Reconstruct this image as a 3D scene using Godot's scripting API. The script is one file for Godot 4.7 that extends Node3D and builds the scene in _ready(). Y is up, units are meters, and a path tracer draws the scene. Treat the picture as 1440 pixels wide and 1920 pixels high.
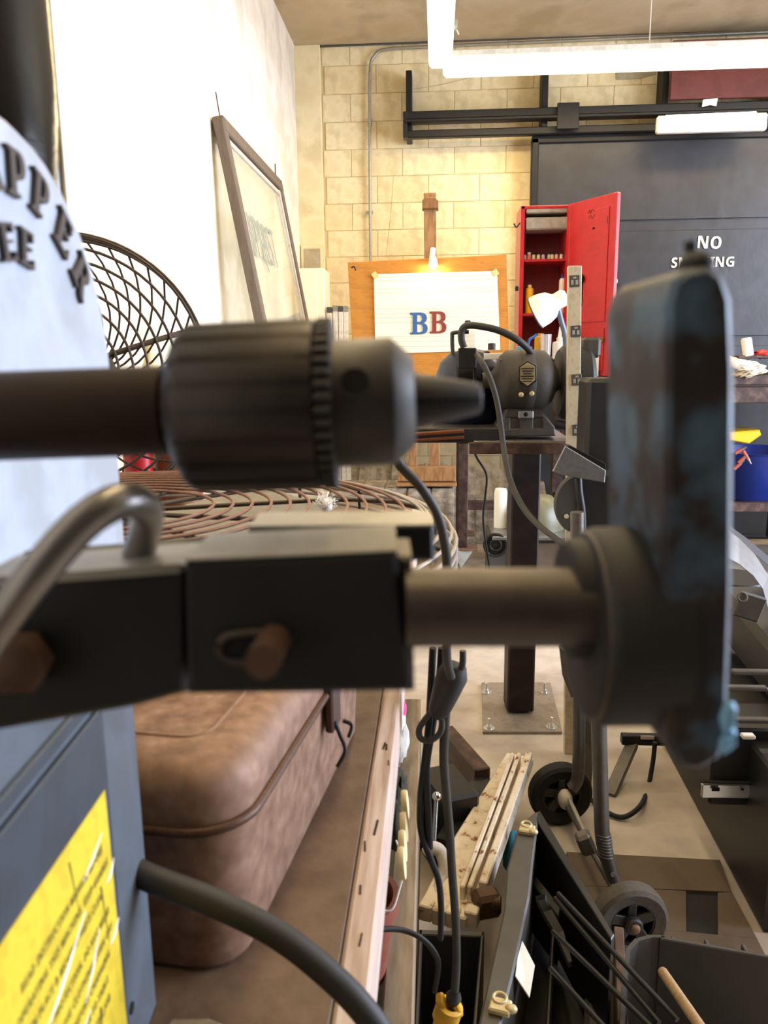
extends Node3D
# A metal shop seen past the chuck of a bench machine. Metres, y up; the back wall lies at z = -6.2, the left wall at x = -1.02.

const EYE := Vector3(0, 1.41, 0)
const TURN := 0.066323                       # the bench machine and the camera stand turned by this about y
var RT := Vector3(cos(TURN), 0, -sin(TURN))  # along the machine's spindle
var FW := Vector3(-sin(TURN), 0, -cos(TURN)) # across it, towards the back wall
const UP := Vector3.UP
var M := {}
var rng := RandomNumberGenerator.new()
var taken := {}

# ---------------------------------------------------------------- mesh building
class Shape:
	var v := PackedVector3Array()
	var n := PackedVector3Array()
	func tri(a: Vector3, b: Vector3, c: Vector3, na: Vector3, nb: Vector3, nc: Vector3) -> void:
		if (b - a).cross(c - a).dot(na + nb + nc) > 0.0:
			v.append_array([a, c, b]); n.append_array([na, nc, nb])
		else:
			v.append_array([a, b, c]); n.append_array([na, nb, nc])
	func quad(a: Vector3, b: Vector3, c: Vector3, d: Vector3, out: Vector3) -> void:
		tri(a, b, c, out, out, out); tri(a, c, d, out, out, out)
	func box(c: Vector3, s: Vector3, bas := Basis(), bev := 0.003) -> Shape:
		var h := s / 2.0
		bev = minf(bev, 0.45 * minf(h.x, minf(h.y, h.z)))
		var i := h - Vector3.ONE * bev
		for ax in 3:
			var u := (ax + 1) % 3
			var w := (ax + 2) % 3
			for sg in [-1.0, 1.0]:
				var p := []
				for q in [[-1, -1], [1, -1], [1, 1], [-1, 1]]:
					var e := Vector3.ZERO
					e[ax] = sg * h[ax]; e[u] = q[0] * i[u]; e[w] = q[1] * i[w]
					p.append(c + bas * e)
				var o := Vector3.ZERO
				o[ax] = sg
				quad(p[0], p[1], p[2], p[3], bas * o)
				for s2 in [-1.0, 1.0]:
					var p2 := []
					for k in [[-1, 0], [1, 0], [1, 1], [-1, 1]]:
						var e := Vector3.ZERO
						e[w] = k[0] * i[w]
						e[ax] = sg * (h[ax] if k[1] == 0 else i[ax])
						e[u] = s2 * (i[u] if k[1] == 0 else h[u])
						p2.append(c + bas * e)
					var o2 := Vector3.ZERO
					o2[ax] = sg; o2[u] = s2
					quad(p2[0], p2[1], p2[2], p2[3], bas * o2.normalized())
		for sx in [-1.0, 1.0]:
			for sy in [-1.0, 1.0]:
				for sz in [-1.0, 1.0]:
					var k := Vector3(sx, sy, sz)
					var o := bas * k.normalized()
					tri(c + bas * (k * Vector3(h.x, i.y, i.z)), c + bas * (k * Vector3(i.x, h.y, i.z)), c + bas * (k * Vector3(i.x, i.y, h.z)), o, o, o)
		return self
	# a flat outline pushed along ext, with chamfered rims
	func prism(pts: Array, ext: Vector3, bev := 0.0, smooth := false) -> Shape:
		var ax := ext.normalized()
		var mid := Vector3.ZERO
		for p in pts:
			mid += p
		mid /= pts.size()
		var nn := Vector3.ZERO
		for k in pts.size():
			nn += (pts[k] - mid).cross(pts[(k + 1) % pts.size()] - mid)
		nn = nn.normalized()
		var e1: Vector3 = (pts[1] - pts[0]).normalized()
		var e2 := nn.cross(e1)
		var flat := PackedVector2Array()
		for p in pts:
			flat.append(Vector2((p - mid).dot(e1), (p - mid).dot(e2)))
		var tris := Geometry2D.triangulate_polygon(flat)
		var count := pts.size()
		var out := []
		for k in count:
			var e: Vector3 = pts[(k + 1) % count] - pts[k]
			out.append(e.cross(nn).normalized())
		var small := []
		for k in count:
			var b: Vector3 = out[(k + count - 1) % count] + out[k]
			var l := maxf(b.length_squared() / 2.0, 0.35)
			small.append(pts[k] - b / l * bev)
		var L := ext.length()
		var rings := [[small, 0.0], [pts, bev], [pts, L - bev], [small, L]] if bev > 0.0 else [[pts, 0.0], [pts, L]]
		for t in range(0, tris.size(), 3):
			var a: Array = rings[0][0]
			tri(a[tris[t]], a[tris[t + 1]], a[tris[t + 2]], -ax, -ax, -ax)
			tri(a[tris[t]] + ext, a[tris[t + 1]] + ext, a[tris[t + 2]] + ext, ax, ax, ax)
		for r in rings.size() - 1:
			var tilt := Vector3.ZERO
			if bev > 0.0:
				tilt = -ax if r == 0 else ax if r == 2 else Vector3.ZERO
			for k in count:
				var k2 := (k + 1) % count
				var a: Vector3 = rings[r][0][k] + ax * rings[r][1]
				var b: Vector3 = rings[r][0][k2] + ax * rings[r][1]
				var c: Vector3 = rings[r + 1][0][k2] + ax * rings[r + 1][1]
				var d: Vector3 = rings[r + 1][0][k] + ax * rings[r + 1][1]
				var o1: Vector3 = (out[k] + tilt).normalized()
				var o2 := o1
				if smooth:
					o2 = (out[k] + out[k2] + tilt).normalized()
					o1 = (out[k] + out[(k + count - 1) % count] + tilt).normalized()
				tri(a, b, c, o1, o2, o2); tri(a, c, d, o1, o2, o1)
		return self
	# a round bar along a path; r is one radius or one per point
	func tube(path: Array, r, seg := 10, closed := false, caps := true) -> Shape:
		var count := path.size()
		var last: Vector3 = Vector3.ZERO
		var rings := []
		for k in count:
			var a: Vector3 = path[(k + count - 1) % count] if closed else path[maxi(k - 1, 0)]
			var b: Vector3 = path[(k + 1) % count] if closed else path[mini(k + 1, count - 1)]
			var t := (b - a).normalized()
			if last == Vector3.ZERO:
				last = t.cross(Vector3.UP if absf(t.y) < 0.9 else Vector3.RIGHT).normalized()
			last = (last - t * last.dot(t)).normalized()
			var s := t.cross(last)
			var rad: float = r[k] if r is Array else r
			var ring := []
			for j in seg:
				var w := TAU * j / seg
				var o := last * cos(w) + s * sin(w)
				ring.append([path[k] + o * rad, o])
			rings.append(ring)
		for k in (count if closed else count - 1):
			var A: Array = rings[k]
			var B: Array = rings[(k + 1) % count]
			for j in seg:
				var j2 := (j + 1) % seg
				tri(A[j][0], A[j2][0], B[j2][0], A[j][1], A[j2][1], B[j2][1])
				tri(A[j][0], B[j2][0], B[j][0], A[j][1], B[j2][1], B[j][1])
		if caps and not closed:
			for e in [0, count - 1]:
				var t: Vector3 = (path[e] - path[1 if e == 0 else e - 1]).normalized()
				for j in seg:
					tri(path[e], rings[e][j][0], rings[e][(j + 1) % seg][0], t, t, t)
		return self
	func ring(c: Vector3, ax: Vector3, big: float, r: float, seg := 48, around := 6) -> Shape:
		var u := ax.cross(Vector3.UP if absf(ax.normalized().y) < 0.9 else Vector3.RIGHT).normalized()
		var w := ax.normalized().cross(u)
		var p := []
		for k in seg:
			p.append(c + (u * cos(TAU * k / seg) + w * sin(TAU * k / seg)) * big)
		return tube(p, r, around, true)
	# a turned profile of (radius, place along the axis); flutes cut lengthwise grooves
	func lathe(prof: Array, o: Vector3, axis: Vector3, seg := 32, flutes := 0, cut := 0.0, from := 0.0, span := TAU) -> Shape:
		var ax := axis.normalized()
		var u := ax.cross(Vector3.UP if absf(ax.y) < 0.9 else Vector3.RIGHT).normalized()
		var w := ax.cross(u)
		var ns := []
		for k in prof.size() - 1:
			var dd: Vector2 = prof[k + 1] - prof[k]
			ns.append(Vector2(dd.y, -dd.x).normalized())
		for k in prof.size() - 1:
			var na: Vector2 = ns[k]
			var nb: Vector2 = ns[k]
			if k > 0 and ns[k - 1].dot(ns[k]) > 0.75:
				na = (ns[k - 1] + ns[k]).normalized()
			if k < ns.size() - 1 and ns[k + 1].dot(ns[k]) > 0.75:
				nb = (ns[k + 1] + ns[k]).normalized()
			for j in seg:
				var q := []
				for e in [[j, 0], [j + 1, 0], [j + 1, 1], [j, 1]]:
					var g: float = from + span * e[0] / seg
					var dir := u * cos(g) + w * sin(g)
					var p: Vector2 = prof[k + e[1]]
					var rad := p.x
					if flutes > 0:
						rad *= 1.0 - cut * pow(absf(cos(g * flutes / 2.0)), 12.0)
					var m2: Vector2 = na if e[1] == 0 else nb
					q.append([o + dir * rad + ax * p.y, dir * m2.x + ax * m2.y])
				tri(q[0][0], q[1][0], q[2][0], q[0][1], q[1][1], q[2][1])
				tri(q[0][0], q[2][0], q[3][0], q[0][1], q[2][1], q[3][1])
		return self
	func ball(c: Vector3, rad: Vector3, bas := Basis(), seg := 18, rough := 0.0, sd := 1) -> Shape:
		var rows := seg / 2
		var nz := FastNoiseLite.new()
		nz.seed = sd
		nz.frequency = 0.9
		var g := []
		for a in rows + 1:
			var line := []
			for b in seg:
				var t := PI * a / rows
				var f := TAU * b / seg
				var d := Vector3(sin(t) * cos(f), cos(t), sin(t) * sin(f))
				var k := 1.0 + rough * nz.get_noise_3dv(d * 2.0) * 2.0
				line.append([c + bas * (d * rad * k), (bas * (d / rad)).normalized()])
			g.append(line)
		for a in rows:
			for b in seg:
				var b2 := (b + 1) % seg
				tri(g[a][b][0], g[a][b2][0], g[a + 1][b2][0], g[a][b][1], g[a][b2][1], g[a + 1][b2][1])
				tri(g[a][b][0], g[a + 1][b2][0], g[a + 1][b][0], g[a][b][1], g[a + 1][b2][1], g[a + 1][b][1])
		return self
	# a bent sheet with thickness: two edge lines of the same length
	func sheet(a: Array, b: Array, th: Vector3) -> Shape:
		for k in a.size() - 1:
			var o: Vector3 = (a[k + 1] - a[k]).cross(b[k] - a[k]).normalized()
			if o.dot(th) < 0.0:
				o = -o
			quad(a[k], a[k + 1], b[k + 1], b[k], -o)
			quad(a[k] + th, a[k + 1] + th, b[k + 1] + th, b[k] + th, o)
			var side: Vector3 = (a[k] - b[k]).normalized()
			quad(a[k], a[k + 1], a[k + 1] + th, a[k] + th, side)
			quad(b[k], b[k + 1], b[k + 1] + th, b[k] + th, -side)
		for e in [0, a.size() - 1]:
			var s2: Vector3 = (a[e] - a[1 if e == 0 else e - 1]).normalized()
			quad(a[e], b[e], b[e] + th, a[e] + th, s2)
		return self
	func base() -> Vector3:
		var lo := v[0]
		var hi := v[0]
		for p in v:
			lo = lo.min(p); hi = hi.max(p)
		return Vector3((lo.x + hi.x) / 2.0, lo.y, (lo.z + hi.z) / 2.0)
	func mesh(o := Vector3.ZERO) -> ArrayMesh:
		var arr := []
		arr.resize(Mesh.ARRAY_MAX)
		var vv := PackedVector3Array()
		for p in v:
			vv.append(p - o)
		arr[Mesh.ARRAY_VERTEX] = vv
		arr[Mesh.ARRAY_NORMAL] = n
		var am := ArrayMesh.new()
		am.add_surface_from_arrays(Mesh.PRIMITIVE_TRIANGLES, arr)
		return am

func S() -> Shape:
	return Shape.new()

func curve(pts: Array, steps := 6) -> Array:
	var out := []
	for k in pts.size() - 1:
		var a: Vector3 = pts[maxi(k - 1, 0)]
		var b: Vector3 = pts[k]
		var c: Vector3 = pts[k + 1]
		var d: Vector3 = pts[mini(k + 2, pts.size() - 1)]
		for j in steps:
			out.append(b.cubic_interpolate(c, a, d, float(j) / steps))
	out.append(pts[-1])
	return out

func bar(s: Shape, a: Vector3, b: Vector3, w: float, h: float, bev := 0.002) -> Shape:   # a square bar from a to b
	var z := (b - a).normalized()
	var x := UP.cross(z).normalized() if absf(z.y) < 0.98 else Vector3.RIGHT
	return s.box((a + b) / 2.0, Vector3(w, h, (b - a).length()), Basis(x, z.cross(x), z), bev)

func mp(x: float, h: float, d: float) -> Vector3:   # a point in the machine's own frame
	return EYE + RT * x + UP * h + FW * d

# ---------------------------------------------------------------- objects
func numbered(called: String) -> String:
	var k: int = taken.get(called, 0)
	taken[called] = k + 1
	return called if k == 0 else "%s_%03d" % [called, k]

func tag(o: Node3D, label: String, category: String, group := "", kind := "") -> Node3D:
	if label: o.set_meta("label", label)
	if category: o.set_meta("category", category)
	if group: o.set_meta("group", group)
	if kind: o.set_meta("kind", kind)
	return o

func thing(called: String, label: String, category: String, at: Vector3, group := "") -> Node3D:
	var o := Node3D.new()
	o.name = numbered(called)
	o.position = at
	add_child(o, true)
	return tag(o, label, category, group)

func part(parent: Node3D, called: String, s: Shape, m: Material, label := "") -> MeshInstance3D:
	var o := MeshInstance3D.new()
	o.name = called
	var off := Vector3.ZERO
	if parent != self:
		off = parent.get_meta("home", parent.position)
	o.mesh = s.mesh(off)
	o.material_override = m
	o.set_meta("home", off)
	parent.add_child(o, true)
	if label: o.set_meta("label", label)
	return o

func solo(called: String, label: String, category: String, s: Shape, m: Material, group := "") -> MeshInstance3D:
	var o := MeshInstance3D.new()
	o.name = numbered(called)
	var b := s.base()
	o.mesh = s.mesh(b)
	o.material_override = m
	o.position = b
	add_child(o, true)
	tag(o, label, category, group)
	return o

func struct(called: String, s: Shape, m: Material, label: String, category: String) -> MeshInstance3D:
	var o := solo(called, label, category, s, m)
	o.set_meta("kind", "structure")
	return o

func text(parent: Node3D, called: String, t: String, cap: float, at: Vector3, bas: Basis, m: Material, font := "Droid Sans", depth := 0.002) -> MeshInstance3D:
	var f := SystemFont.new()
	f.font_names = [font]
	f.font_weight = 700
	var tm := TextMesh.new()
	tm.font = f
	tm.text = t
	tm.font_size = 48
	tm.pixel_size = cap / (0.71 * 48.0)
	tm.depth = depth
	var o := MeshInstance3D.new()
	o.name = called
	o.mesh = tm
	o.material_override = m
	var off: Vector3 = parent.get_meta("home", parent.position)
	o.transform = Transform3D(bas, at - off)
	parent.add_child(o, true)
	return o

# ---------------------------------------------------------------- materials
func noise(sd: int, freq: float, cols: Array, stops: Array, oct := 4, kind := FastNoiseLite.TYPE_SIMPLEX_SMOOTH, size := 384, normal := 0.0) -> NoiseTexture2D:
	var f := FastNoiseLite.new()
	f.seed = sd
	f.noise_type = kind
	f.frequency = freq
	f.fractal_octaves = oct
	f.fractal_gain = 0.55
	var t := NoiseTexture2D.new()
	t.width = size
	t.height = size
	t.seamless = true
	t.noise = f
	if normal > 0.0:
		t.as_normal_map = true
		t.bump_strength = normal
	else:
		var g := Gradient.new()
		g.offsets = PackedFloat32Array(stops)
		var cc := PackedColorArray()
		for c in cols:
			cc.append(Color(c))
		g.colors = cc
		t.color_ramp = g
	return t

func mat(c, rough := 0.7, metal := 0.0, scale = 1.0, tex: Texture2D = null, bump: Texture2D = null, bs := 0.5) -> StandardMaterial3D:
	var m := StandardMaterial3D.new()
	m.albedo_color = Color(c)
	m.roughness = rough
	m.metallic = metal
	if tex or bump:
		m.uv1_triplanar = true
		m.uv1_scale = scale if scale is Vector3 else Vector3.ONE * scale
	if tex: m.albedo_texture = tex
	if bump:
		m.normal_enabled = true
		m.normal_texture = bump
		m.normal_scale = bs
	return m

func glow(c, e: float) -> StandardMaterial3D:
	var m := mat("ffffff", 0.5)
	m.emission_enabled = true
	m.emission = Color(c)
	m.emission_energy_multiplier = e
	return m

func materials() -> void:
	var fine := noise(3, 0.03, [], [], 4, FastNoiseLite.TYPE_SIMPLEX_SMOOTH, 256, 3.0)
	var coarse := noise(5, 0.012, [], [], 5, FastNoiseLite.TYPE_SIMPLEX_SMOOTH, 256, 6.0)
	var grime := noise(7, 0.008, ["e9e6df", "ffffff", "f6f3ee"], [0.25, 0.55, 0.8], 5)
	var speck := noise(9, 0.045, ["8a7a68", "f6f2ea", "ffffff"], [0.12, 0.2, 0.7], 3)
	var rust := noise(11, 0.05, ["70523f", "83634d", "8d6d57", "9f816b"], [0.12, 0.42, 0.66, 0.95], 6)
	var oldsteel := noise(13, 0.012, ["3a2923", "48342b", "553f34", "655043"], [0.2, 0.45, 0.62, 0.9], 5)
	var conc := noise(15, 0.006, ["a4978a", "b7aa9a", "c4b8a8", "b0a69c"], [0.2, 0.45, 0.65, 0.88], 6, FastNoiseLite.TYPE_SIMPLEX_SMOOTH, 512)
	var worn := noise(17, 0.0105, ["2a2321", "332b28", "405060", "557084"], [0.3, 0.46, 0.56, 0.8], 4)
	var wood := noise(19, 0.012, ["d8ccbe", "f2ece4", "ffffff"], [0.2, 0.5, 0.8], 5)
	var rusty_white := noise(21, 0.014, ["7a4a2c", "b08a68", "ded2bd", "efe6d4"], [0.12, 0.2, 0.27, 0.6], 5)
	var drt := noise(23, 0.01, ["6b6258", "8b8174", "a59a89"], [0.2, 0.5, 0.8], 6)
	M.wall = mat("f4ecda", 0.9, 0, 0.6, grime, coarse, 0.05)
	M.plaster = mat("efdfb2", 0.9, 0, 0.6, grime, fine, 0.1)
	M.block = mat("f0e0b4", 0.85, 0, 1.3, grime, fine, 0.22)
	M.block_b = mat("ebd9aa", 0.85, 0, 1.1, grime, fine, 0.22)
	M.block_grey = mat("b5a98c", 0.9, 0, 1.2, grime, fine, 0.5)
	M.joint = mat("d8c698", 0.95, 0, 1.0, grime)
	M.ceiling = mat("c2b191", 0.9, 0, 0.5, grime, fine, 0.1)
	M.floor = mat("ffffff", 0.62, 0, 0.7, conc, fine, 0.12)
	M.dirt = mat("ffffff", 0.95, 0, 3.0, drt, coarse, 1.0)
	M.door = mat("3b3b3d", 0.42, 0.25, 0.8, grime, coarse, 0.06)
	M.blackiron = mat("1d1b1a", 0.5, 0.3, 4.0, grime)
	M.maroon = mat("6a3228", 0.7, 0, 1.5, grime)
	M.sticker = mat("e9e4da", 0.8)
	M.galv = mat("a9a698", 0.45, 0.6, 5.0, grime)
	M.white_metal = mat("e6e1d2", 0.5, 0.1, 3.0, grime)
	M.white_plastic = mat("f0ece2", 0.45)
	M.cream = mat("e6d3a2", 0.6, 0, 2.0, grime)
	M.lens = glow("fff0cc", 2.6)
	M.tube = glow("dfeaff", 3.0)
	M.orange_board = mat("c98634", 0.55, 0, Vector3(2, 9, 2), grime)
	M.paper = mat("f2ead2", 0.9)
	M.rule = mat("cfc6b6", 0.9)
	M.tape = mat("d9bd7c", 0.7)
	M.blue_ink = mat("2f5a96", 0.8, 0, 40.0, speck)
	M.red_ink = mat("7e2f2a", 0.8, 0, 40.0, speck)
	M.oak = mat("a57c50", 0.6, 0, Vector3(9, 1.5, 9), wood)
	M.oak_dark = mat("8a6038", 0.6, 0, Vector3(9, 1.5, 9), wood)
	M.lumber = mat("94846c", 0.75, 0, Vector3(10, 10, 1.2), wood)
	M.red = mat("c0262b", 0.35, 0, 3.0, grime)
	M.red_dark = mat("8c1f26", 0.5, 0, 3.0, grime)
	M.grey_tray = mat("a8a39a", 0.6, 0.2, 4.0, grime)
	M.yellow = mat("e8b90e", 0.4)
	M.yellow_old = mat("d9a520", 0.55, 0, 9.0, grime)
	M.blue = mat("1f5fae", 0.4)
	M.blue_bin = mat("27398c", 0.35)
	M.teal = mat("2a6f86", 0.7)
	M.navy = mat("06081f", 0.3, 0.0)
	M.orange = mat("d3622a", 0.6)
	M.pink = mat("d8437f", 0.6)
	M.cast = mat("4b4640", 0.65, 0.35, 6.0, grime, fine, 0.3)
	M.cast_dark = mat("2d2a27", 0.6, 0.35, 6.0, grime, fine, 0.3)
	M.brass = mat("c8b88e", 0.45, 0.25, 20.0, speck)
	M.steel = mat("8d8a86", 0.3, 0.9, 8.0, grime)
	M.bright_steel = mat("a9acb2", 0.25, 0.9)
	M.zinc = mat("d8d8d4", 0.3, 0.8)
	M.brown_steel = mat("ffffff", 0.55, 0.3, 2.5, oldsteel)
	M.rust = mat("ffffff", 0.6, 0.25, 2.2, rust, fine, 0.3)
	M.rust_orange = mat("c48a5a", 0.8, 0, 9.0, rust)
	M.rubber = mat("2a2825", 0.6, 0, 9.0, grime)
	M.black_rubber = mat("151413", 0.7)
	M.black_plastic = mat("1e1d1b", 0.5, 0, 5.0, grime)
	M.strip_paint = mat("c6bba2", 0.65, 0, 7.0, grime)
	M.dark_grey = mat("4a4742", 0.7)
	M.chuck = mat("423c37", 0.5, 0.6, 9.0, grime, fine, 0.12)
	M.shaft = mat("35291f", 0.5, 0.6, 9.0, grime)
	M.jaw = mat("4d4945", 0.5, 0.5, 12.0, grime)
	M.hole = mat("050505", 0.9)
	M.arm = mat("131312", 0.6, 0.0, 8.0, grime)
	M.arm_lit_grey = mat("a8a498", 0.45, 0.2, 8.0, grime)  # lighter grey puts the light on the arm's upward faces into the colour
	M.barsteel = mat("574f48", 0.45, 0.6, 10.0, grime)
	M.worn_blue = mat("e8e8e8", 0.6, 0.1, 6.0, worn, fine, 0.2)
	M.hub = mat("1d1b19", 0.65, 0.0, 10.0, grime)
	M.blue_chip = mat("7fb4d6", 0.6)
	M.light_blue = mat("b4bdca", 0.45, 0, 3.0, grime)
	M.slate = mat("59626b", 0.5, 0.1, 4.0, grime)
	M.slate_dark = mat("3c444c", 0.5, 0.1, 4.0, grime)
	M.letter = mat("3d342e", 0.6)
	M.label_yellow = mat("e4c934", 0.5, 0, 16.0, grime)
	M.label_ink = mat("6b6418", 0.7)
	M.scratch = mat("d9d6cc", 0.4, 0.4)
	M.column = mat("0f0e0d", 0.15, 0.1, 8.0, null, fine, 0.06)
	M.dark_wall = mat("1f1d1b", 0.9)
	M.handle = mat("8d8883", 0.33, 0.75)
	M.wire = mat("4c4136", 0.5, 0.5)
	M.wire_rust = mat("8a6552", 0.6, 0.3, 12.0, grime)
	M.wire_pale = mat("a59b90", 0.45, 0.5)
	M.lint = mat("f2efe8", 1.0)
	M.blade = mat("8d8779", 0.5, 0.2, 4.0, grime)
	M.bench_top = mat("8f7a6a", 0.55, 0, 3.5, conc, fine, 0.2)
	M.apron = mat("cfbdb4", 0.8, 0, Vector3(16, 22, 0.9), wood, fine, 0.2)
	M.crack = mat("2c1d18", 1.0)
	M.chip = mat("e3c68a", 0.8, 0, 30.0, speck)
	M.frame_wood = mat("6d6054", 0.7, 0, Vector3(9, 1.5, 9), grime)
	M.glass = mat("e8ecd8", 0.08)
	M.glass.albedo_color.a = 0.35
	M.glass.transparency = BaseMaterial3D.TRANSPARENCY_ALPHA
	M.clear = mat("f4f6f2", 0.1)
	M.clear.albedo_color.a = 0.25
	M.clear.transparency = BaseMaterial3D.TRANSPARENCY_ALPHA
	M.faint = mat("8d9488", 0.8)
	M.rail_white = mat("efeae4", 0.55, 0.1, 3.2, rusty_white, fine, 0.2)
	M.old_white = mat("c9c2b6", 0.7, 0, 5.0, grime)
	M.tray = mat("35322d", 0.55, 0, 3.0, grime)
	M.case_black = mat("191816", 0.45, 0, 4.0, grime)
	M.case_edge = mat("4a463e", 0.5, 0, 3.0, grime)
	M.tube_grey = mat("6d6862", 0.4, 0.5, 6.0, grime)
	M.tire = mat("1d1b19", 0.85, 0, 8.0, grime, fine, 0.5)
	M.tire_dusty = mat("59534b", 0.9, 0, 8.0, grime, fine, 0.5)
	M.plate_steel = mat("93877c", 0.6, 0.2, 4.0, grime)
	M.post = mat("857b78", 0.55, 0.3, 2.5, oldsteel)  # darker copy of brown_steel, the shade on the post put into its colour
	M.bead = mat("9c8973", 0.5, 0.3, 12.0, rust)
	M.locker = mat("f6ecd0", 0.5)
	M.bolt = mat("5c4436", 0.6, 0.3, 9.0, grime)
	M.board = mat("5f5142", 0.7, 0, 1.5, grime)
	M.terracotta = mat("8a4a35", 0.8, 0, 6.0, grime)
	M.glove = mat("6a6a5a", 0.95, 0, 12.0, drt, coarse, 1.0)
	M.rag = mat("e8dcc2", 0.95, 0, 6.0, grime)
	M.stick = mat("a58c66", 0.7, 0, Vector3(20, 3, 20), wood)
	M.cord = mat("3b3731", 0.6, 0, 12.0, grime)
	M.sheetmetal = mat("97989b", 0.32, 0.75, 6.0, grime)
	M.chrome = mat("e2e0da", 0.12, 1.0)

func _ready() -> void:
	rng.seed = 7
	# ---- camera, sky, light, exposure
	var cam := Camera3D.new()
	cam.name = "camera"
	cam.position = EYE
	cam.rotation = Vector3(deg_to_rad(-11.2), deg_to_rad(3.8), -0.010)
	cam.near = 0.02
	cam.far = 60.0
	var att := CameraAttributesPhysical.new()
	att.frustum_focal_length = 18.5
	att.exposure_aperture = 8.0
	att.frustum_focus_distance = 3.2
	cam.attributes = att
	cam.keep_aspect = Camera3D.KEEP_HEIGHT
	cam.fov = 65.94
	add_child(cam)
	cam.current = true
	var env := Environment.new()
	env.background_mode = Environment.BG_SKY
	var sm := ProceduralSkyMaterial.new()
	sm.sky_top_color = Color("b4cdf0")
	sm.sky_horizon_color = Color("e6eefa")
	sm.ground_horizon_color = Color("b9b3a8")
	sm.ground_bottom_color = Color("8f887c")
	var sky := Sky.new()
	sky.sky_material = sm
	env.sky = sky
	env.background_energy_multiplier = 1.6
	env.tonemap_mode = Environment.TONE_MAPPER_LINEAR
	env.tonemap_exposure = 1.0
	env.sdfgi_enabled = true
	env.ssao_enabled = true
	env.ssil_enabled = true
	var we := WorldEnvironment.new()
	we.name = "environment"
	we.environment = env
	add_child(we)
	# daylight through the big open shutter of the right wall
	area("shutter_daylight", Vector3(4.55, 1.9, -2.5), Vector3(-1, -0.12, 0), Vector2(3.2, 2.6), Color("d9e5ff"), 52.0)
	# the two runs of ceiling tubes
	area("run_light_across", Vector3(2.05, 3.1, -5.4), Vector3(0, -1, 0.0), Vector2(3.9, 0.1), Color("ffe2ac"), 5.2)
	area("run_light_along", Vector3(0.03, 3.1, -2.6), Vector3(0, -1, 0), Vector2(0.1, 5.2), Color("ffe2ac"), 5.2)
	area("shop_light_glow", Vector3(1.97, 2.96, -5.72), Vector3(0, -0.3, 1), Vector2(0.66, 0.1), Color("dfeaff"), 0.5)
	materials()
	room()
	wall_things()
	back_things()
	grinder_things()
	floor_things()
	bench_things()
	machine()

func area(called: String, at: Vector3, way: Vector3, size: Vector2, c: Color, e: float) -> void:
	var l := AreaLight3D.new()
	l.name = called
	l.area_size = size
	l.light_color = c
	l.light_energy = e
	l.area_range = 20.0
	l.area_attenuation = 2.0
	l.shadow_enabled = true
	l.transform = Transform3D(Basis.looking_at(way, UP if absf(way.normalized().y) < 0.9 else Vector3.FORWARD), at)
	add_child(l)

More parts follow.
